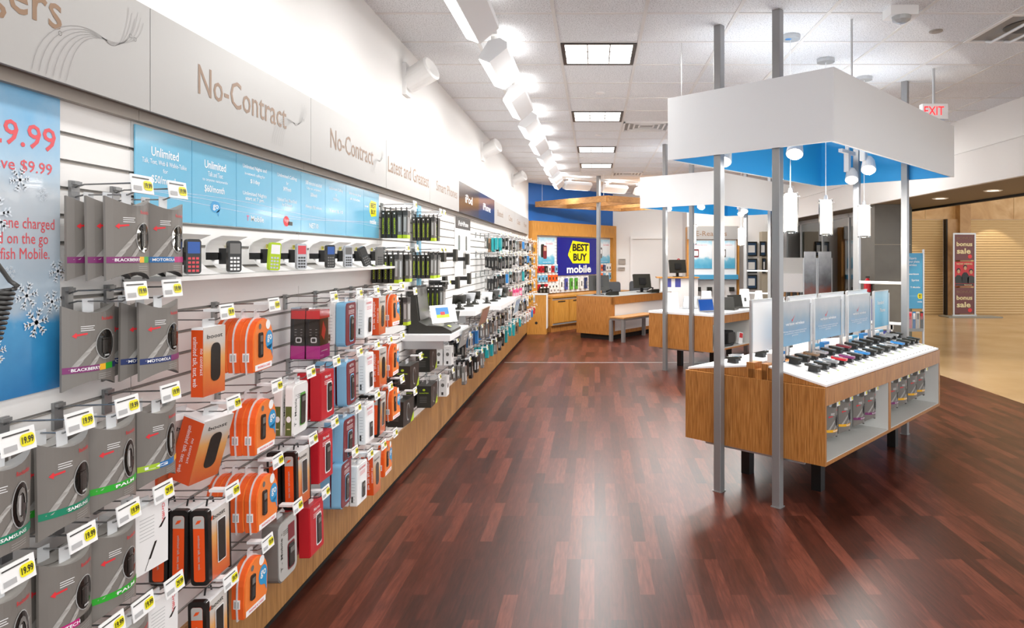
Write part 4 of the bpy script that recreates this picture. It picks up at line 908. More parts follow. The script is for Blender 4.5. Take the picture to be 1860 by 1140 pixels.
# ---------------------------------------------------------------- sales islands
def phone_mesh(c1, c2):
    m = MB(); m.extrude([(-.045, 0), (.045, 0), (.03, .03), (-.02, .034)], lambda a, b, t: (a, t, b), -.018, .018, 'black')
    return m
def island(cx, cy, u, idx, flat):
    rz = math.atan2(u[1], u[0]); nm = ['phone', 'laptop'][idx]; here = ['the phone island', 'the laptop island'][idx]
    # canopy
    r = empty('canopy', (cx, cy, 2.357), rz); tag(r, ['large white boxed canopy with blue inside above the phone island', 'white boxed canopy with blue inside above the laptop island'][idx], 'canopy')
    L, W2, H, t = 1.3, .627, .455, .02
    MB().box(-L, L, -W2, -W2+t, 0, H, 'canopy_white').box(-L, L, W2-t, W2, 0, H, 'canopy_white').box(-L, -L+t, -W2+t, W2-t, 0, H, 'canopy_white').box(L-t, L, -W2+t, W2-t, 0, H, 'canopy_white').build('outer_panel', r)
    q = t+.001; e = t+.012
    MB().box(-L+q, L-q, -W2+q, -W2+e, .001, H, 'canopy_blue').box(-L+q, L-q, W2-e, W2-q, .001, H, 'canopy_blue').box(-L+q, -L+e, -W2+e, W2-e, .001, H, 'canopy_blue').box(L-e, L-q, -W2+e, W2-e, .001, H, 'canopy_blue').build('inner_lining', r)
    for bx in (-.93, .3, .95): MB().box(bx-.02, bx+.02, -W2+e, W2-e, H-.06, H-.02, 'alu').build('cross_bar', r)
    for bx in (-.75, .6): area('ceiling_fill', (bx, 0, H-.005), .9, 2.6, (math.pi, 0, 0), (.97, .98, 1), parent=r)  # unseen upward fill, added above the canopy to brighten the ceiling
    # posts
    for sx in (-1, 1):
        for sy in (-1, 1):
            p = Vector((cx, cy))+Vector(u)*(1.2425*sx)+Vector((-u[1], u[0]))*(.224*sy)
            o = MB().rbox(-.028, .028, -.028, .028, 0, ZC-.001, 'pole', .004, 'z').build('support_post', loc=(p.x, p.y, 0), rot=(0, 0, rz))
            nm2 = {(-1, -1): 'front right'.replace('right', 'aisle-facing'), (-1, 1): 'front', (1, -1): 'back mall-facing', (1, 1): 'back'}[(sx, sy)]
            tag(o, 'tall square grey steel post, %s corner of %s' % ({(-1, -1): 'front mall-side', (-1, 1): 'front wall-side', (1, -1): 'rear mall-side', (1, 1): 'rear wall-side'}[(sx, sy)], here), 'post', 'grey steel posts of the sales islands')
            MB().rbox(-.035, .035, -.035, .035, 0, .006, 'pole', .004, 'z').build('base_plate', o)
    r = empty('post_rails', (cx, cy, 0), rz); tag(r, 'white horizontal rails between the rear posts of '+here, 'rails')
    for z in (1.02, 1.40): MB().box(1.232, 1.252, -.195, .195, z-.012, z+.012, 'white').build('rail', r)
    # counter body
    r = empty('display_island', (cx, cy, 0), rz); tag(r, ['oak display island with sloping white top of demo phones', 'oak display island with flat white top of laptops'][idx], 'display island')
    X, Y, zb, zt = 1.208, .533, .317, .813; tk = .022
    b = MB()
    b.box(-X, -X+tk, -Y, Y, zb, zt, 'oak'); b.box(X-tk, X, -Y, Y, zb, zt, 'oak'); b.box(-X+tk, X-tk, -Y, Y, zb, zb+tk, 'oak'); b.box(-X+tk, X-tk, -Y, -Y+tk, zt-.115, zt, 'oak'); b.box(-X+tk, X-tk, Y-tk, Y, zb+tk, zt, 'oak')
    b.box(-.03-.045, -.03, -Y, -Y+.4, zb+tk, zt-.115, 'oak'); b.build('body', r)
    n = MB()
    for x0, x1 in ((-X+tk, -.076), (-.029, X-tk)):
        n.box(x0, x1, -Y+.42, -Y+.43, zb+tk, zt-.115, 'niche_white'); n.box(x0, x1, -Y+.004, -Y+.42, zb+tk, zb+tk+.004, 'niche_white'); n.box(x0, x1, -Y+tk+.002, -Y+.42, zt-.12, zt-.116, 'niche_white')
        n.box(x0, x0+.004, -Y+.004, -Y+.42, zb+tk, zt-.116, 'niche_white'); n.box(x1-.004, x1, -Y+.004, -Y+.42, zb+tk, zt-.116, 'niche_white')
    n.build('niche_lining', r)
    for lx in (-.75, .75):
        for ly in (-.28, .28): MB().box(lx-.035, lx+.035, ly-.035, ly+.035, 0, zb, 'black').build('leg', r)
    MB().box(-X+.03, -X+.05, -.38, .38, zb-.022, zb-.001, 'alu').build('foot_rail', r)
    if flat:
        MB().box(-X-.004, X+.004, -Y-.008, Y+.008, zt, zt+.03, 'counter_white').build('worktop', r)
    else:
        def prof(sg):
            if sg < 0: return [(-Y+.01, zt), (-.12, zt), (-.12, .895), (-Y+.01, zt+.004)]
            return [(Y-.01, zt), (.03, zt), (.03, .885), (Y-.01, zt+.004)]
        g = MB()
        for sg in (-1, 1): g.extrude(prof(sg), lambda a, b_, t: (t, a, b_), -X+.03, X-.03, 'oak')
        g.box(-X+.02, X-.02, -.115, .025, zt, .875, 'oak'); g.box(-X+.02, -X+.10, -.125, -.075, zt, .92, 'oak').box(-X+.02, -X+.12, -.025, .04, zt, .92, 'oak').build('sloped_plinth', r)
        for sg in (-1, 1):
            if sg < 0: pf = [(-Y+.005, zt+.004), (-.125, .896), (-.125, .908), (-Y+.005, zt+.018)]
            else: pf = [(Y-.005, zt+.004), (.035, .886), (.035, .898), (Y-.005, zt+.018)]
            MB().extrude(pf, lambda a, b_, t: (t, a, b_), -X+.025, X-.025, 'counter_white').build('sloped_tray', r)
        # printed spec lines on the tray
        sl = (.908-.831)/(.408-.0); f = lambda a, b: (a, b, zt+.0195+(b+Y-.005)*(.908-zt-.018)/(Y-.13))
        m = MB()
        for k in range(30):
            a = -1.12+.078*k; m.rect(f, a, -.50, a+.03, -.494, 'smoke'); m.rect(f, a, -.475, a+.045, -.472, 'barcode')
            if k % 2: m.rect(f, a, -.42, a+.02, -.405, 'band_lime')
        m.build('printed_labels', r)
    # pendants
    ks = (-.76, 0, .76) if idx == 0 else (-.85, -.1, .65)
    for i, k in enumerate(ks):
        px_, py_ = (1.88+.653*k, 5.59+.76*k) if idx == 0 else (cx+u[0]*k, cy+u[1]*k)
        if idx == 0: px_, py_ = (1.44, 1.90, 2.44)[i], (5.02, 5.61, 6.18)[i]
        p = empty('pendant_lamp', (px_, py_, 0)); tag(p, 'glass pendant lamp over %s, %s from its front end' % (here, ORD[i]), 'pendant lamp', 'glowing glass pendants over the sales islands')
        MB().lathe([(.07, ZC-.03), (.07, ZC-.001)], 'alu', k=20).lathe([(.07, ZC-.03), (.001, ZC-.03)], 'gleam', k=20).build('ceiling_canopy', p)
        MB().tube([(0, 0, 2.12), (0, 0, ZC-.03)], .003, 'print_white').build('cord', p)
        MB().lathe([(.001, 1.84), (.042, 1.84), (.046, 1.95), (.042, 2.11), (.001, 2.11)], 'lamp_glass', k=18).build('inner_glass', p)
        MB().lathe([(.055, 1.82), (.055, 2.12)], 'clear', k=20).build('outer_glass', p)
        MB().tube([(-.07, 0, 2.09), (.07, 0, 2.09)], .004, 'alu').lathe([(.02, 2.11), (.012, 2.15), (.001, 2.15)], 'alu', k=12).build('holder', p)
        l = bpy.data.lights.new('pendant', 'POINT'); l.energy = 9; l.shadow_soft_size = .06; l.color = (1, .95, .86); lo = bpy.data.objects.new('pendant', l); C.objects.link(lo); lo.parent = p; lo.location = (0, 0, 1.78)
    # spot heads inside canopy
    for i, (a, b_) in enumerate([(-.93, -.15), (-.93, .42), (.3, -.2), (.95, .2)]):
        v = Vector((cx, cy))+Vector(u)*a+Vector((-u[1], u[0]))*b_
        p = empty('canopy_spotlight', (v.x, v.y, 2.56), rz); tag(p, 'white spotlight inside canopy of %s, %s from front' % (here, ORD[i]), 'spotlight', 'white spotlights inside the canopies')
        MB().box(-.16, .16, -.018, .018, 0.05, .08, 'white').box(-.015, .015, -.015, .015, .08, .192, 'white').build('track_bar', p)
        MB().rbox(-.03, .03, -.025, .025, -.12, .05, 'white', .01, 'z').build('arm', p)
        T = Matrix.Translation((.03, -.03, -.15)) @ Matrix.Rotation(-.25, 4, 'X') @ Matrix.Rotation(.6, 4, 'Y')
        MB().lathe([(.03, .07), (.05, .03), (.06, -.06), (.055, -.065)], 'white', k=18, T=T).build('housing', p)
        MB().lathe([(.055, -.06), (.001, -.058)], 'lamp_white', k=18, T=T).build('lens', p)
        area('canopy_spot', (.03, -.03, -.23), .12, 9, parent=p)
U1 = (.674, .739); U2 = (.64, .768); C1 = (1.879, 5.57); C2 = (1.988, 10.70)
island(*C1, U1, 0, False); island(*C2, U2, 1, True)
R1 = math.atan2(U1[1], U1[0]); R2 = math.atan2(U2[1], U2[0])
def L1(x, y): return (C1[0]+U1[0]*x-U1[1]*y, C1[1]+U1[1]*x+U1[0]*y)
def L2(x, y): return (C2[0]+U2[0]*x-U2[1]*y, C2[1]+U2[1]*x+U2[0]*y)
# demo phones on the sloping top
def demo(kind):
    col = {'black': 'near_black', 'red': 'box_red', 'purple': 'purple', 'silver': 'silver', 'blue': 'steel_blue', 'wine': 'net_red', 'brown': 'taupe'}[kind]
    r = empty('demo_phone')
    MB().extrude([(-.03, 0), (.045, 0), (.04, .03), (-.025, .034)], lambda a, b, t: (a, t, b), -.02, .02, 'black').build('holder', r)
    T = Matrix.Translation((0, 0, .04)) @ Matrix.Rotation(.10, 4, 'Y')
    MB().rbox(-.055, .055, -.026, .026, -.007, .008, col, .009, 'z', T).build('body', r)
    f = lambda a, b: T @ Vector((a, b, .0088)); MB().rect(f, -.045, -.019, .005, .019, 'window_dark').build('screen', r)
    m = MB()
    for a in range(4):
        for b in range(3): m.rect(f, .012+.010*a, -.018+.013*b, .019+.010*a, -.008+.013*b, 'smoke')
    m.build('keypad', r); return r
front = ['black', 'black', 'silver', 'red', 'purple', 'black', 'blue', 'black', 'black', 'black', 'silver', 'blue', 'black', 'black', 'black']
back = ['black', 'black', 'brown', 'silver', 'black', 'black', 'wine', 'black', 'black', 'black', 'black', 'black', 'silver', 'silver', 'black']
FX = [-.97, -.82, -.68, -.52, -.38, -.21, -.08, .08, .25, .44, .59, .82, 1.0, 1.08, 1.15]
FX = [-.97, -.83, -.69, -.54, -.40, -.25, -.11, .05, .20, .36, .52, .68, .83, .97, 1.09]
for rowi, (lst, ly) in enumerate(((front, -.345), (back, -.185))):
    for i, k in enumerate(lst):
        x, y = L1(FX[i]+(.04 if rowi else 0), ly); z = .831+(ly+.528)*.192
        o = proto('demo_'+k, lambda k=k: demo(k)); o.location = (x, y, z+.004); o.rotation_euler = (.0, 0, R1-math.radians(95))
        o.rotation_euler = (0, 0, R1-math.radians(90)+random.uniform(-.1, .1))
        tag(o, '%s demo phone on island, %s of the %s row from front end' % (k, ORD[i], ['outer', 'inner'][rowi]), 'phone', 'demo phones on the sloping island top')
for i in range(6):
    ly = .22; x, y = L1(-1.05+.2*i, ly+(.1 if i % 2 else 0)); z = .898-(ly-.035+(.1 if i % 2 else 0))*.15
    o = proto('demo_'+['black', 'silver'][i % 2], lambda: demo('black')); o.location = (x, y, z+.006); o.rotation_euler = (0, 0, R1+math.radians(90))
    tag(o, '%s demo phone on the wall-facing slope, %s from its front end' % (['black', 'silver'][i % 2], ORD[i]), 'phone', 'demo phones on the wall-facing slope')
# signs along the ridge
def ridge_sign(x0, x1, y, z0, z1, mt, label, art=None):
    a = L1((x0+x1)/2, y); r = empty('ridge_sign', (a[0], a[1], z1), R1); tag(r, label, 'sign', 'upright signs along the island ridge')
    w2 = (x1-x0)/2
    MB().box(-w2, w2, -.004, .004, z0-z1, 0, mt).build('panel', r)
    for s in (-1, 1): MB().box(s*(w2+.008)-.009, s*(w2+.008)+.009, -.009, .009, .885-z1, -.02 if s > 0 else .005, 'alu').build('post', r)
    MB().box(-w2, w2, -.007, .007, 0, .008, 'gleam').build('top_rail', r)
    f = lambda a_, b: (a_, -.0052, b)
    m = MB()
    if art == 'v':
        m.text(f, 'verizon wireless', .0, -.155, w2*1.2, .022, 'print_white', .015); m.poly(f, [(-.06, -.12), (-.045, -.14), (-.0, -.09), (-.045, -.13)], 'lit_red'); m.poly(f, [(-.06, -.118), (-.047, -.136), (-.047, -.144)], 'lit_red')
        m.text(f, 'We have added your network phones plans\nso connected to everyone, nationwide,\nguaranteed.', 0, -.225, w2*1.5, .045, 'print_white')
    if art == 's': m.text(f, 'Standard', -.02, -.10, .16, .035, 'print_white', .015); m.text(f, 'Phones', .03, -.17, .13, .035, 'print_white', .015)
    if m.v: m.build('lettering', r)
ridge_sign(-.99, -.50, -.10, 1.01, 1.32, 'carrier_poster', 'blue-grey carrier sign behind the tall front post', 'v')
ridge_sign(-.42, .07, -.10, 1.01, 1.32, 'carrier_poster', 'blue-grey carrier sign with white lettering, second on the ridge', 'v')
ridge_sign(.22, .70, -.10, 1.01, 1.32, 'carrier_poster', 'blue-grey carrier sign with white lettering, third on the ridge', 'v')
ridge_sign(.80, 1.15, -.10, 1.01, 1.33, 'sky_poster', 'light blue sign reading Standard Phones on the ridge', 's')
for i, (a, b) in enumerate([(-1.15, -.67), (-.60, -.12), (-.05, .42), (.50, .95)]):
    ridge_sign(a, b, .02, .98, 1.34, 'counter_white', 'plain white sign back on the second ridge row, %s from front' % ORD[i])
# leaflets between signs
for i, (a, c) in enumerate([(-1.02, 'print_white'), (-.93, 'steel_blue'), (-.36, 'info_blue'), (-.18, 'steel_blue'), (.28, 'print_white'), (.40, 'info_blue'), (.62, 'steel_blue'), (.9, 'print_white'), (1.0, 'info_blue')]):
    x, y = L1(a, -.075); o = MB().box(-.05, .05, -.02, .02, 0, .10, c).build('leaflet_box', loc=(x, y, .876), rot=(0, 0, R1)); tag(o, '%s leaflet box under the signs, %s along the island ridge' % ({'print_white': 'white', 'steel_blue': 'blue', 'info_blue': 'pale blue'}[c], ORD[i]), 'leaflet box', 'leaflet boxes on the island ridge')
    MB().rect(lambda p, q: (p, -.0208, q), -.045, .03, .045, .08, 'print_white' if c != 'print_white' else 'net_blue').text(lambda p, q: (p, -.0214, q), "WHAT'S GOOD", 0, .055, .07, .014, 'steel_blue', .01).build('front_label', o)
# packs in the niches
def niche_pack(band):
    o = grey_pack([(band, .136)], 'BLACKBERRY', 'case'); return o
for i, (a, b_) in enumerate([(-.92, 'band_yellow'), (-.70, 'band_yellow'), (-.44, 'purple'), (-.22, 'purple'), (.27, 'purple'), (.48, 'band_yellow'), (.74, 'band_yellow'), (.95, 'band_yellow')]):
    x, y = L1(a+.03, -.43); o = proto('n_'+b_, lambda b_=b_: niche_pack(b_)); o.location = (x, y, .66); o.rotation_euler = (0, 0, R1-math.radians(90)-.2); o.scale = (1.3, 1.0, 1.15)
    tag(o, 'grey pack with %s band hanging in the %s island niche, %s along' % ({'band_yellow': 'yellow', 'purple': 'purple'}[b_], ['first', 'second'][i > 3], ORD[i % 4]), 'phone case', 'grey packs inside the island niches')
    x2, y2 = L1(a, -.495)
    h = empty('niche_hook', (x2, y2, .668), R1); tag(h, 'short hook with price tag in the %s island niche, %s along' % (['first', 'second'][i > 3], ORD[i % 4]), 'display hook', 'hooks inside the island niches')
    MB().tube([(0, 0, 0), (0, .38, 0)], .003, 'wire').build('wire', h); MB().box(-.025, .025, -.004, -.001, -.016, .016, 'tag_white').rect(lambda p, q: (p, -.005, q), .0, -.01, .02, .01, 'tag_yellow').build('price_tag', h)
# laptops and cards on second island
def laptop(loc, rz, col, scr, label, open_=75):
    r = empty('laptop', loc, rz); tag(r, label, 'laptop', 'laptops on the second island')
    MB().rbox(-.14, .14, -.1, .1, 0, .014, col, .01, 'z').build('base', r)
    MB().rect(lambda a, b: (a, b, .0148), -.12, -.02, .12, .07, 'dark_grey').build('keyboard', r)
    T = Matrix.Translation((0, .1, .012)) @ Matrix.Rotation(math.radians(90-open_), 4, 'X').inverted()
    l = MB().box(-.14, .14, -.005, .005, 0, .19, col, T).build('lid', r)
    MB().face([T @ Vector(p) for p in ((-.125, -.006, .015), (.125, -.006, .015), (.125, -.006, .175), (-.125, -.006, .175))], scr).build('screen', l)
ZT = .844
def at2(px, py, z=ZT):
    D = F*(1.65-z)/(py-465.); return ((px-1080)*D/F, D, z)
laptop(at2(1292, 568), math.radians(28), 'silver', 'screen_blue', 'silver laptop with blue screen at the island corner')
laptop(at2(1345, 559), math.radians(30), 'near_black', 'near_black', 'black laptop beside the tall card')
laptop(at2(1322, 562), math.radians(150), 'near_black', 'screen_blue', 'dark laptop partly behind the thick grey post')
laptop(at2(1249, 560), math.radians(200), 'silver', 'smoke', 'silver laptop turned away between two white cards')
def tent(px, py, h, w2, label, art):
    x, y, z = at2(px, py); r = empty('tent_card', (x, y, z), math.radians(15)); tag(r, label, 'card', 'white tent cards on the laptop island')
    MB().extrude([(-.05, 0), (-.046, 0), (.003, h), (.05, 0), (.054, 0), (.003, h+.006), (-.001, h+.006)], lambda a, b, t: (t, a, b), -w2, w2, 'print_white').build('card', r)
    f = lambda a, b: (a, -.052+b*.052/h, b); m = MB()
    if art == 1:
        for k in range(8): m.rect(f, -w2*.5, .06+h*.08*k, w2*.6, .065+h*.08*k, 'barcode')
    elif art == 2: m.rect(f, -w2*.9, h*.55, w2*.9, h*.95, 'net_blue'); m.poly(f, rrect(-.02, h*.25, .02, h*.5, .008), 'dark_grey')
    else: m.ell(f, 0, h*.5, w2*.5, h*.3, 'steel_blue'); m.ell(lambda a, b: (a, -.054+b*.052/h, b), 0, h*.5, w2*.35, h*.2, 'print_white')
    m.build('printed_artwork', r)
tent(1221, 563, .26, .09, 'tall white tent card with grey lines, by the front post', 1); tent(1283, 561, .27, .075, 'white tent card with pale blue top behind the blue-screen laptop', 2)
tent(1352, 554, .26, .08, 'white tent card with blue top beside the black laptop', 2); tent(1378, 552, .22, .06, 'white tent card with blue ring at the island far end', 3)
# bag in second island niche
x, y = L2(-.55, -.36); r = empty('shoulder_bag', (x, y, .343), R2); tag(r, 'black shoulder bag with grey flap in the laptop island niche', 'bag')
MB().lathe([(.001, 0), (.17, .005), (.2, .05), (.2, .15), (.16, .21), (.001, .225)], 'bag', k=20, T=Matrix.Diagonal((1.0, .68, 1, 1))).build('body', r, smooth=True); MB().rbox(-.15, .05, -.15, -.13, .05, .2, 'dark_grey', .02, 'y').build('flap', r)
MB().tube([(-.2, 0, .15), (-.24, -.03, .05), (-.15, -.1, .02), (0, -.14, .03)], .012, 'chair_grey').build('strap', r)
r = MB().box(-.06, .06, -.02, .02, 0, .17, 'print_white').rect(py_face(-.02), -.05, .09, .05, .16, 'red').build('carton', loc=(*L2(-.27, -.45), .343), rot=(0, .2, R2)); tag(r, 'small red and white carton leaning beside the black bag', 'box')

# ---------------------------------------------------------------- back of the shop
def BL(s, d, z=0): return (-1.46+.567*s+.824*d, 15.05+.824*s-.567*d, z)
def back_thing(name, label, cat, group=None, z=0, s=0, d=0):
    o = empty(name, BL(s, d, z), BA); tag(o, label, cat, group); return o
r = back_thing('wall_display_frame', 'oak surround framing the white slatted niche under the blue wall', 'display surround')
MB().box(0, 3.4, -.12, -.002, 2.12, 2.43, 'back_oak').box(0, .16, -.12, -.002, 0, 2.12, 'back_oak').box(3.26, 3.4, -.12, -.002, 0, 2.12, 'back_oak').build('surround', r)
m = MB().box(.16, 3.26, -.02, -.003, .8, 2.12, 'slat_white')
for k in range(17): m.box(.16, 3.26, -.0215, -.0195, .85+.0745*k, .856+.0745*k, 'groove')
m.build('slat_panel', r)
r = back_thing('store_sign', 'large navy sign with yellow tag logo and white lettering', 'sign', z=0)
MB().box(.99, 2.60, -.06, -.03, 1.2, 2.09, 'sign_navy').build('panel', r)
f = py_face(-.06, .004); MB().poly(f, [(1.38, 1.70), (1.56, 2.02), (2.26, 1.97), (2.26, 1.47), (1.56, 1.48), (1.38, 1.66)][:6], 'tag_sign').ell(py_face(-.06, .008), 1.46, 1.75, .018, .018, 'black', 10).build('yellow_tag', r)
f = py_face(-.06, .010); m = MB(); m.text(f, 'BEST', 1.88, 1.86, .66, .18, 'black', .035); m.text(f, 'BUY', 1.86, 1.625, .56, .18, 'black', .035); m.text(f, 'mobile', 1.82, 1.34, 1.0, .19, 'print_white', .03); m.build('lettering', r)
for s0, s1, lb, two in ((.31, .89, 'pale poster with two phones, corner side of the navy sign', True), (2.66, 3.22, 'pale poster with one silver phone past the navy sign', False)):
    r = back_thing('phone_poster', lb, 'poster', z=2.07, s=s0, d=.03)
    MB().box(0, s1-s0, -.008, 0, -.6, 0, 'phone_poster').build('sheet', r)
    f = py_face(-.008, .002); m = MB()
    if two: m.poly(f, rrect(.08, -.45, .2, -.15, .03), 'near_black'); m.poly(py_face(-.008, .004), rrect(.16, -.48, .29, -.18, .03), 'net_red'); m.poly(py_face(-.008, .005), rrect(.18, -.3, .27, -.21, .01), 'skin')
    else: m.poly(f, rrect(.06, -.47, .2, -.2, .03), 'smoke'); m.poly(py_face(-.008, .004), rrect(.08, -.36, .18, -.25, .01), 'print_white')
    m.build('phone_picture', r)
    MB().text(f, 'Go mobile', .38, -.13, .26, .05, 'pink', .01).text(f, 'best buy mobile', .3, -.56, .3, .03, 'print_white', .01).build('lettering', r)
bcol = {'red': 'box_red', 'orange': 'orange', 'pale blue': 'net_blue', 'black': 'near_black', 'white': 'white', 'green': 'green', 'violet': 'violet_blue', 'navy': 'band_navy', 'pink': 'hot_pink'}
def bpack(col, h, acc):
    o = MB().rbox(-.045, .045, -.04, -.005, -h, 0, bcol[col], .01, 'y').build('boxed_phone_pack')
    MB().poly(py_face(-.04, .002), rrect(-.02, -h*.75, .022, -h*.3, .01), acc).build('window', o)
    MB().box(-.03, .03, -.055, -.045, .005, .03, 'tag_white').build('price_tag', o)
    return o
rows = [(1.43, .30, .125, 6, .15, ['red', 'red', 'black', 'white', 'red', 'pale blue'], 'top row'), (1.22, .30, .125, 6, .15, ['pale blue', 'pale blue', 'pale blue', 'orange', 'orange', 'orange'], 'second row'),
        (1.02, .30, .125, 6, .14, ['red', 'black', 'red', 'white', 'white', 'white'], 'third row'), (.86+.1, .33, .125, 0, .14, [], ''), (1.43, 2.68, .125, 5, .15, ['pink', 'orange', 'navy', 'white', 'white'], 'top row'), (1.22, 2.68, .125, 5, .16, ['red', 'orange', 'pale blue', 'white', 'pale blue'], 'second row'),
        (1.13, 1.12, .2, 8, .27, ['white', 'violet', 'green', 'green', 'white', 'navy', 'white', 'orange'], 'long row')]
for z, s0, st, n, h, cs, rn in rows:
    for i in range(n):
        c = cs[i]; o = proto(('bp', c, h), lambda: bpack(c, h, 'near_black' if c not in ('black', 'navy') else 'smoke')); p = BL(s0+st*i, .03, z); o.location = p; o.rotation_euler = (0, 0, BA)
        side = 'under the two-phone poster' if s0 < 1 else 'under the navy sign' if s0 < 2 else 'under the silver-phone poster'
        tag(o, '%s hanging pack %s, %s, %s along' % (c, side, rn, ORD[i]), 'phone pack', 'packs hanging on the back wall niche')
for i in range(6):
    c = ['black', 'black', 'black', 'white', 'white', 'white'][i]; o = proto(('bp', c, .12), lambda: bpack(c, .12, 'smoke')); o.location = BL(.30+.125*i, .07, .93); o.rotation_euler = (0, 0, BA)
    tag(o, '%s hanging pack under the two-phone poster, bottom row, %s along' % (c, ORD[i]), 'phone pack', 'packs hanging on the back wall niche')
r = back_thing('back_counter', 'low oak counter with cupboard doors under the navy sign', 'counter', s=0, d=.13)
MB().box(.06, 3.3, -.5, 0, .14, .74, 'back_oak').box(.06, 3.3, -.46, 0, 0, .14, 'oak').build('body', r); MB().box(.05, 3.3, -.53, 0, .745, .785, 'back_oak').build('worktop', r)
for k in range(3):
    dr = MB().box(.09+.56*k, .63+.56*k, -.515, -.501, .20, .68, 'back_oak').build('door', r); MB().box(.23+.56*k, .49+.56*k, -.524, -.516, .65, .67, 'near_black').build('handle', dr)
MB().box(.06, 3.3, -.506, -.5, .155, .185, 'alu').box(.06, 3.3, -.506, -.5, .695, .715, 'alu').build('metal_strip', r)
r = empty('end_cabinet', (-1.43, 14.4, 0)); tag(r, 'oak end cabinet with round cable hole at the wall corner', 'cabinet')
MB().box(.0, .41, 0, .34, 0, .83, 'back_oak').build('body', r); MB().box(.41, .425, 0, .34, .12, .83, 'white').build('edge_strip', r); MB().box(-.01, .43, -.01, .35, .83, .85, 'paper').build('worktop', r)
MB().poly(py_face(0, .002), [(.20+.03*math.cos(t*.5), .24+.03*math.sin(t*.5)) for t in range(12)], 'black').build('cable_hole', r)
# service counter
CA = math.atan2(.818, .576); r = empty('service_counter', (.345, 13.35, 0), CA); tag(r, 'oak service counter with white front panel behind the bench', 'counter')
MB().box(0, .09, 0, .87, .10, .853, 'oak').box(.0, 2.4, .0, .05, .70, .853, 'oak').box(.09, 2.4, 0.05, .87, .80, .853, 'oak').box(.05, 2.4, .08, .80, 0, .10, 'toe').box(.0, 2.4, .02, .05, .10, .17, 'oak').build('body', r)
MB().box(.09, 2.4, .03, .05, .17, .70, 'white').build('white_panel', r)
MB().box(0, 2.4, 0, .87, .853, .858, 'shelf_grey').build('worktop', r)
r = empty('bench', (.56, 13.02, 0), CA); tag(r, 'small bench with pale wooden seat and grey metal legs', 'bench')
MB().box(0, 1.3, .0, .36, .45, .475, 'oak_beam').build('seat', r); MB().box(.02, 1.28, .02, .34, .41, .449, 'pole').build('seat_frame', r)
for a, b_ in ((0.01, .01), (.01, .29), (1.23, .01), (1.23, .29)): MB().box(a, a+.06, b_, b_+.06, 0, .41, 'pole').build('leg', r)
o = MB().rbox(-.033, .033, -.033, .033, .86, ZC, 'pole', .004, 'z').build('support_post', loc=(.08, 13.75, 0), rot=(0, 0, CA)); tag(o, 'tall grey post rising from the service counter through the wooden frame', 'post')
MB().box(-.12, .12, -.12, .12, .8585, .866, 'alu').build('base_plate', o)
def monitor(x, y, z, rz, label, tilt=-12):
    r = empty('computer_monitor', (x, y, z), rz); tag(r, label, 'monitor', 'black computer monitors at the tills')
    MB().rbox(-.1, .1, -.08, .08, 0, .015, 'black', .02, 'z').build('base', r); MB().box(-.03, .03, -.01, .03, .01, .2, 'black').build('stand', r)
    T = Matrix.Translation((0, .0, .24)) @ Matrix.Rotation(math.radians(tilt), 4, 'X'); MB().rbox(-.21, .21, -.02, .02, -.15, .16, 'near_black', .012, 'y', T).box(-.08, .08, -.045, -.02, -.07, .07, 'black', T).build('display', r)
    MB().face([T @ Vector(p) for p in ((-.19, .022, -.13), (.19, .022, -.13), (.19, .022, .14), (-.19, .022, .14))], 'dark_grey').build('screen', r)
def at_y(px, D): return (px-1080)*D/F
monitor(at_y(1088, 14.0), 14.0, .858, math.radians(8), 'black monitor seen from behind, next to the counter post')
monitor(at_y(1166, 15.0), 15.0, .858, math.radians(25), 'black monitor leaning back at the middle of the service counter')
def desk_phone(x, y, z, rz, label):
    r = empty('desk_phone', (x, y, z), rz); tag(r, label, 'desk phone'); 
    MB().extrude([(-.1, 0), (.1, 0), (.1, .03), (-.1, .08)], lambda a, b, t: (t, a, b), -.1, .1, 'near_black').build('body', r)
    MB().tube([(-.07, -.1, .10), (-.07, -.05, .115), (-.07, .05, .085), (-.07, .1, .07)], [.022, .015, .015, .022], 'black').build('handset', r)
    MB().rect(lambda a, b: (a, b, .082-(b+.1)*.25), -.02, -.05, .08, .06, 'smoke').build('keypad', r)
desk_phone(at_y(1112, 13.9), 13.9, .858, .5, 'black desk phone beside the counter post'); desk_phone(at_y(1186, 14.85), 14.85, .858, .5, 'black desk phone beside the leaning monitor')
def office_chair(x, y, rz, label):
    r = empty('office_chair', (x, y, 0), rz); tag(r, label, 'chair', 'grey office chairs behind the counter')
    MB().rbox(-.22, .22, -.03, .03, .62, 1.06, 'chair_grey', .06, 'y').build('backrest', r); MB().rbox(-.23, .23, -.45, -.02, .45, .52, 'chair_grey', .06, 'z').build('seat', r)
    MB().tube([(0, -.22, .06), (0, -.22, .45)], .03, 'black').build('column', r); MB().box(-.02, .02, -.01, .05, .48, .66, 'black').build('back_support', r)
    for k in range(5):
        t = k*1.2566; MB().tube([(0, -.22, .08), (.28*math.cos(t), -.22+.28*math.sin(t), .05)], .018, 'black').build('base_spoke', r)
office_chair(at_y(1110, 15.7), 15.7, .3, 'grey office chair behind the monitor next to the post'); office_chair(at_y(1160, 16.2), 16.2, .2, 'grey office chair behind the leaning monitor')
# raised transaction shelf
r = empty('raised_counter', (1.45, 15.85, 0), 0); tag(r, 'raised white counter with thin wooden top and purple notices', 'counter')
MB().box(.08, .95, .0, .4, 0, 1.14, 'white').build('body', r); MB().box(.0, .98, -.05, .45, 1.14, 1.165, 'back_oak').build('worktop', r)
MB().rect(py_face(0), .14, .93, .33, 1.13, 'violet_blue').rect(py_face(0), .42, .93, .55, 1.13, 'violet_blue').build('notices', r)
monitor(1.95, 16.05, 1.165, .3, 'small black till monitor on the raised counter')
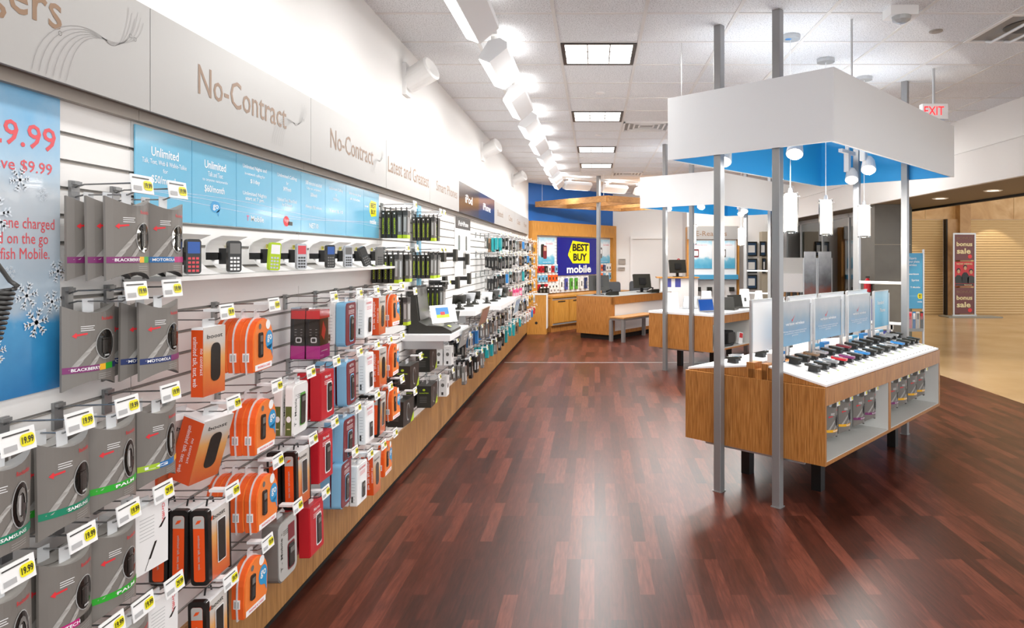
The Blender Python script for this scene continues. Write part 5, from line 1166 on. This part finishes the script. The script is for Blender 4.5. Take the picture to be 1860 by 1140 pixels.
# hanging wooden frame
r = empty('hanging_wooden_frame', (.25, 13.4, 2.72)); tag(r, 'oak lattice frame hanging from wires above the service counter', 'hanging frame')
A = Vector((0, 0)); d1 = Vector((-.71, .705)); d2 = Vector((.78, .62)); d2.normalize()
def beam(m, p, d, L, w_=.06, h=.12, z=0):
    n = Vector((-d.y, d.x))*w_/2; P = [p-n, p+d*L-n, p+d*L+n, p+n]
    m.mesh([(q.x, q.y, z) for q in P]+[(q.x, q.y, z+h) for q in P], [(3, 2, 1, 0), (4, 5, 6, 7), (0, 1, 5, 4), (1, 2, 6, 5), (2, 3, 7, 6), (3, 0, 4, 7)], 'oak_beam')
for p, d_, L in ((A, d1, 2.15), (A, d2, 2.4), (A+d1*2.1, d2, 2.4), (A+d2*2.4, d1, 2.15), (A+d2*.8, d1, 2.1), (A+d2*1.6, d1, 2.1)):
    m = MB(); beam(m, p, d_, L); m.build('beam', r)
for p in (A+d1*.1, A+d1*1.95, A+d2*2.3): MB().tube([(p.x, p.y, .12), (p.x, p.y, ZC-2.72)], .003, 'print_white').build('wire', r)
wl = area('frame_uplight', (0.1, 14.4, 2.3), 1.0, 0.1)
bpy.data.objects.remove(wl)
# small wall devices
for i, (px, z0, z1, lb) in enumerate([(1130, 1.44, 1.58, 'beige wall thermostat on the white wall, upper of two'), (1129, 1.28, 1.36, 'beige flat control box on the white wall, lower of two')]):
    X = at_y(px, 17.8); o = MB().rbox(X-.09, X+.09, 17.82, 17.865, z0, z1, 'header_strip', .01, 'y').build('wall_control'); tag(o, lb, 'wall control')
    MB().rect(py_face(17.82), X-.07, z1-.03, X+.07, z1-.015, 'smoke').build('cover_line', o)
o = MB().ell(py_face(17.86), at_y(1233, 17.8), 1.52, .05, .07, 'red').ell(py_face(17.86, .003), at_y(1233, 17.8), 1.52, .028, .045, 'print_white').build('wall_sticker'); tag(o, 'small round red sticker on the white wall above till', 'sticker')
# e-reader display
r = empty('ereader_display', (2.26, 16.6, 0)); tag(r, 'e-reader wall display with white header and blue shelf', 'wall display')
MB().box(0, 1.28, .1, .38, 0, 2.36, 'back_oak').build('body', r); MB().box(.04, 1.2, .05, .099, .2, 2.05, 'slat_white').build('slat_panel', r)
m = MB().box(.0, 1.24, .0, .05, 2.06, 2.38, 'fascia_grey'); h = m.build('header', r); MB().text(py_face(0), 'E-Readers', .58, 2.20, .75, .12, 'taupe', .004).build('lettering', h)
for i, (a, b_) in enumerate(((.06, .6), (.72, 1.16))):
    p = MB().box(a, b_, .03, .049, -.67, 0, 'phone_poster').build('poster', r, (0, 0, 2.02))
    MB().poly(py_face(.03), rrect(a+.08, -.40, a+.22, -.20, .02), ['net_red', 'smoke'][i]).poly(py_face(.03, .003), rrect(a+.1, -.36, a+.2, -.24, .01), 'print_white').text(py_face(.03), 'Reading experience', (a+b_)/2, -.10, .3, .04, 'pink').build('reader_picture', p)
MB().box(.04, 1.22, -.08, .05, 1.09, 1.20, 'info_blue').build('shelf', r)
for k in range(4): MB().box(.2+.27*k, .32+.27*k, -.05, .03, .80, .9, 'near_black').build('reader_mount', r)
area('ereader_light', (2.9, 15.9, 3.2), .8, 16, (math.radians(25), 0, 0))
# framed certificates
for i, (px0, px1, z0, D) in enumerate([(1355, 1375, 1.66, 16.95), (1355, 1375, 1.24, 16.95), (1355, 1375, .84, 16.95), (1380, 1391, 1.66, 16.68), (1384, 1391, 1.25, 16.68)]):
    a, b_ = at_y(px0, D), at_y(px1, D); r = empty('framed_certificate', ((a+b_)/2, D, z0+.17)); tag(r, 'dark blue framed certificate, %s of the %s column' % (['top', 'middle', 'bottom', 'top', 'lower'][i], 'wider' if i < 3 else 'narrow'), 'picture frame', 'framed certificates on the back wall')
    w2 = (b_-a)/2; m = MB()
    for q in ((-w2, w2, .15, .18), (-w2, w2, -.18, -.15), (-w2, -w2+.025, -.15, .15), (w2-.025, w2, -.15, .15)): m.box(q[0], q[1], -.02, .02, q[2], q[3], 'near_black')
    m.build('frame', r); MB().box(-w2+.02, w2-.02, -.005, .015, -.15, .15, 'frame_navy').build('mount', r); MB().box(-w2*.6, w2*.6, -.009, -.006, -.09, .09, 'paper').build('certificate', r)
# panels and things beyond the phone island
for i, (a, b_) in enumerate([(3.69, 3.89), (3.94, 4.16)]):
    o = MB().box(a, b_, 12.0, 12.03, .06, 1.73, 'crowd_panel').build('photo_panel'); tag(o, 'tall brushed steel panel with crowd photo, %s of the pair' % ['aisle-side', 'storefront-side'][i], 'panel', 'tall steel photo panels')
    MB().box(a-.02, a-.004, 12.0, 12.03, 0, 1.62, 'alu').box(b_+.004, b_+.02, 12.0, 12.03, 0, 1.62, 'alu').box(a-.03, b_+.03, 11.9, 12.13, 0, .02, 'alu').build('stand', o)
r = empty('easel', (3.98, 13.8, 0), -.3); tag(r, 'pale wooden easel holding white papers by the glazing', 'easel')
for a, b_ in ((-.22, -.05), (.22, .05)): MB().tube([(a, -.1, 0), (b_, 0, 1.6)], .02, 'oak_beam').build('leg', r)
MB().tube([(0, .4, 0), (0, .02, 1.5)], .02, 'oak_beam').build('leg', r); MB().box(-.22, .22, -.07, -.05, .95, 1.62, 'paper').box(-.2, .24, -.09, -.075, .93, 1.3, 'print_white').build('paper_sheets', r)
r = empty('blue_plastic_panel', (3.86, 9.4, 0)); tag(r, 'violet-blue plastic display panel on white frame behind the island', 'panel')
MB().box(-.08, .2, 0, .03, .74, 1.06, 'violet_blue').build('upper_panel', r); MB().box(.0, .22, 0, .03, .3, .62, 'violet_blue').build('lower_panel', r); MB().box(-.14, .26, .01, .05, .64, .70, 'white').box(-.12, -.09, .01, .05, 0, .7, 'white').box(.22, .25, .01, .05, 0, .7, 'white').build('frame', r)
r = empty('fire_extinguisher', (4.28, 10.72, 0)); tag(r, 'red fire extinguisher fixed beside the grey tiled column', 'fire extinguisher')
r.location = (4.365, 10.92, 0)
MB().lathe([(.001, 1.08), (.05, 1.08), (.055, 1.1), (.055, 1.24), (.03, 1.28), (.02, 1.3)], 'box_red', k=16).build('cylinder', r); MB().box(-.03, .03, -.02, .02, 1.3, 1.33, 'near_black').build('valve', r); MB().box(.04, .065, -.03, .03, 1.12, 1.2, 'near_black').build('bracket', r)
# carrier information stand
r = empty('information_stand', (4.205, 9.0, 0)); tag(r, 'blue carrier information stand with brochure rack by storefront', 'sign stand')
MB().box(-.135, .12, -.006, .006, .96, 1.69, 'info_blue').build('sign_panel', r)
for a in (-.145, .128): MB().box(a-.01, a+.01, -.012, .012, .01, 1.74, 'alu').build('post', r)
MB().box(-.16, .15, -.15, .15, 0, .012, 'alu').build('base', r)
m = MB(); f = py_face(-.006)
m.text(f, 'Experts\nin your phone\nwireless', -.01, 1.58, .17, .12, 'print_white'); m.text(f, 'verizon', .0, 1.415, .13, .022, 'print_white', .02); m.text(f, 'Sprint', .02, 1.33, .1, .035, 'print_white', .01); m.text(f, 'T-Mobile', .02, 1.24, .13, .022, 'print_white', .01); m.text(f, 'Connect', -.02, 1.13, .12, .03, 'net_blue')
m.poly(f, [(.05, 1.14), (.065, 1.16), (.11, 1.155), (.11, 1.09), (.065, 1.09), (.05, 1.11)], 'tag_sign'); m.text(py_face(-.006, .002), 'BEST\nBUY', .085, 1.123, .038, .045, 'black', .03); m.text(f, 'mobile', .08, 1.05, .06, .02, 'print_white', .02); m.build('lettering', r)
MB().box(-.135, .12, -.02, .0, .66, .70, 'gleam').box(-.135, .12, -.025, -.02, .66, .86, 'clear').build('brochure_rack', r)
for i, c in enumerate(['near_black', 'pink', 'steel_blue', 'paper', 'near_black']):
    o = MB().box(-.02, .02, -.006, .0, 0, .22, c).rect(py_face(-.006), -.015, .12, .015, .2, ['paper', 'red', 'print_white', 'smoke', 'poster_red'][i]).build('brochure', loc=(4.205-.10+.05*i, 8.988, .70)); tag(o, '%s brochure in the rack of the information stand' % ['black and white', 'pink and red', 'blue', 'white and grey', 'black and red'][i], 'brochure', 'brochures in the rack')
# bonus sale banner
r = empty('sale_banner_stand', (10.07, 18.6, 0)); tag(r, 'tall brown and red bonus sale banner stand in the mall', 'banner stand')
MB().box(-.33, .33, -.03, .03, 0.02, .06, 'alu').box(-.6, .85, -.35, .2, 0, .025, 'shelf_grey').box(-.31, -.27, -.02, .02, .02, 2.28, 'alu').box(.27, .31, -.02, .02, .02, 2.28, 'alu').box(-.27, .27, -.02, .02, 2.24, 2.28, 'alu').build('frame', r)
for k, (z0, z1) in enumerate([(1.54, 2.23), (.83, 1.50), (.08, .79)]):
    p = MB().box(-.265, .265, -.012, .012, z0, z1, 'poster_red' if k == 1 else 'poster_brown').build('poster', r); f = py_face(-.012, .003); m = MB()
    if k != 1: m.text(f, 'bonus', -.0, z0+.44, .43, .12, 'cream', .03); m.text(f, 'sale', -.02, z0+.25, .38, .15, 'cream', .03); m.text(f, 'BONUS', 0, z0+.60, .42, .07, 'taupe', .01); m.ell(f, .15, z0+.1, .055, .055, 'red')
    else: m.text(f, 'NOW HIRING', 0, z1-.06, .42, .05, 'cream', .01); m.rect(f, -.25, z0+.01, .25, z0+.07, 'dark_grey'); m.text(py_face(-.012, .005), 'bonus', .1, z0+.04, .2, .035, 'cream', .02)
    m.build('lettering', p)
    if k == 1:
        m = MB()
        for a, s_, c in ((-.16, .85, 'near_black'), (0.02, 1.1, 'black'), (.18, .8, 'dark_grey')):
            m.ell(py_face(-.012, .006), a, z0+.1+.36*s_, .04, .055, 'skin', 12); m.poly(f, [(a-.09, z0+.08), (a-.1, z0+.05+.22*s_), (a-.04, z0+.06+.29*s_), (a+.04, z0+.06+.29*s_), (a+.1, z0+.05+.22*s_), (a+.09, z0+.08)], c); m.ell(f, a, z0+.12+.37*s_, .055, .06, 'black', 12)
        m.build('three_people_picture', p)
